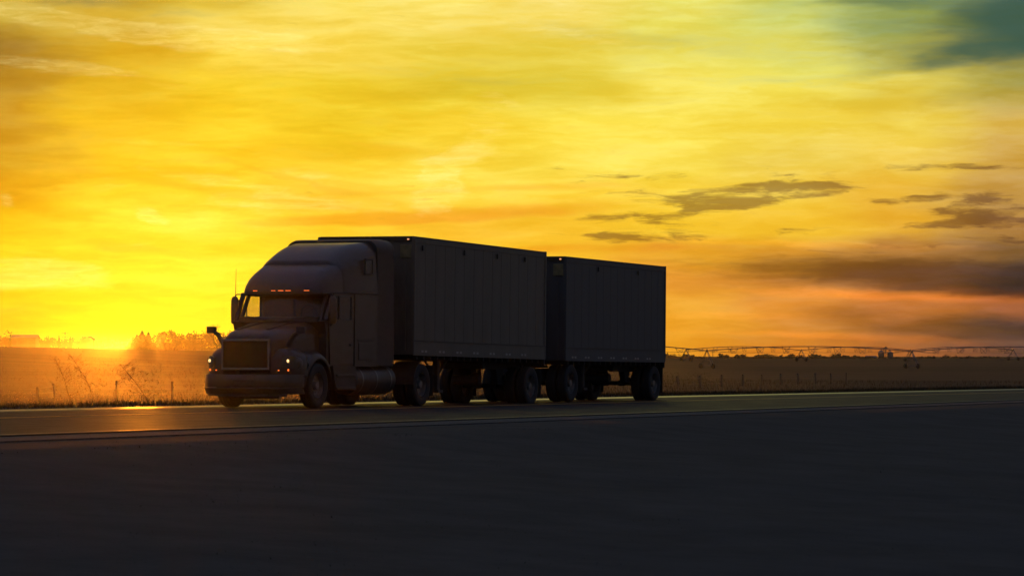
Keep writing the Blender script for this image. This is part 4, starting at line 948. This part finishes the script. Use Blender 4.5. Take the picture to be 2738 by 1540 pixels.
# ================================================================== wheeled irrigation line
def irrigation(name, X0, Y0, dirx, diry, nspan, span, hp, lab, scale=1.0):
    root = empty(name, (X0, Y0, Hs(X0, Y0))); tag(root, lab, 'irrigation line', 'long wheeled irrigation lines in the field')
    z0 = Hs(X0, Y0); d = Vector((dirx, diry, 0)).normalized(); nrm = Vector((-d.y, d.x, 0))
    def P(s_, off=0.0, z=0.0):
        q = Vector((X0, Y0, 0)) + d * s_ + nrm * off; return Vector((q.x - X0, q.y - Y0, z))
    def top(i): q = Vector((X0, Y0, 0)) + d * (i * span); return Hs(q.x, q.y) - z0 + hp
    for i in range(nspan + 1):
        tz = top(i); g_ = tz - hp
        tw = MB()
        for o_ in (-1, 1): 
            for e in (-.35, .35): tw.tube([P(i*span+e*.2, o_*.12, tz), P(i*span+e, o_*2.2, g_+.6)], .07, 5)
        tw.tube([P(i*span, -2.2, g_+.62), P(i*span, 2.2, g_+.62)], .08, 5); tw.tube([P(i*span, -.9, g_+1.9), P(i*span, .9, g_+1.9)], .04, 4)
        tw.box(tuple(P(i*span, -.2, tz-.1)+Vector((-.25, -.2, 0))), tuple(P(i*span, .2, tz+.35)+Vector((.25, .2, 0))))
        to = tw.build('tower', 'galv', root)
        for o_ in (-1, 1):
            c_ = P(i*span, o_*2.2, g_+.55); wm = MB(); secs = []
            for k in range(18):
                a_ = 2*math.pi*k/18; e_ = nrm*math.cos(a_) + Vector((0, 0, 1))*math.sin(a_)
                secs.append([tuple(c_ + e_*.58 + d*.16), tuple(c_ + e_*.58 - d*.16), tuple(c_ + e_*.34 - d*.12), tuple(c_ + e_*.34 + d*.12)])
            secs.append(secs[0]); wm.loft(secs, cap=False); wm.tube([tuple(c_ - d*.1), tuple(c_ + d*.1)], .36, 10); wm.build('wheel', 'rubber', to)
    for i in range(nspan):
        a_, b_ = top(i), top(i+1); n = 24
        def pz(k): return a_ + (b_ - a_)*k + 1.05 * 4*k*(1-k)
        MB().tube([P((i+k/n)*span, 0, pz(k/n)) for k in range(n+1)], .10, 6).build('pipe', 'galv', root)
        tr_ = MB()
        for k in range(1, 8):
            kk = k/8; dp = 1.55 * math.sin(math.pi*kk) ** .5
            for o_ in (-1, 1):
                tr_.tube([P((i+kk-.02)*span, 0, pz(kk)), P((i+kk)*span, o_*.75, pz(kk)-dp)], .05, 4); tr_.tube([P((i+kk+.02)*span, 0, pz(kk)), P((i+kk)*span, o_*.75, pz(kk)-dp)], .05, 4)
            tr_.tube([P((i+kk)*span, -.75, pz(kk)-dp), P((i+kk)*span, .75, pz(kk)-dp)], .05, 4)
        tr_.build('truss', 'galv', root)
        for o_ in (-1, 1):
            MB().tube([P((i+k/8)*span, o_*.75*(1 if 0<k<8 else 0), pz(k/8)-(1.55*math.sin(math.pi*k/8)**.5 if 0<k<8 else 0)) for k in range(9)], .028, 4).build('truss_rod', 'galv', root)
        for k in range(1, 14):
            kk = k/14; MB().tube([P((i+kk)*span, 0, pz(kk)+.25), P((i+kk)*span, .1, pz(kk)-.1)], .035, 4).build('sprinkler', 'galv', root)
    return root
irrigation('irrigation_line', -6.8, 664.6, 50.6, 35.4, 4, 61.8, 4.0, 'nearer irrigation line whose wheeled tower stands right of the rear trailer')
irrigation('irrigation_line', 52, 930, 46, 34, 3, 46, 3.4, 'farther, fainter irrigation line seen below the pipe of the nearer one')
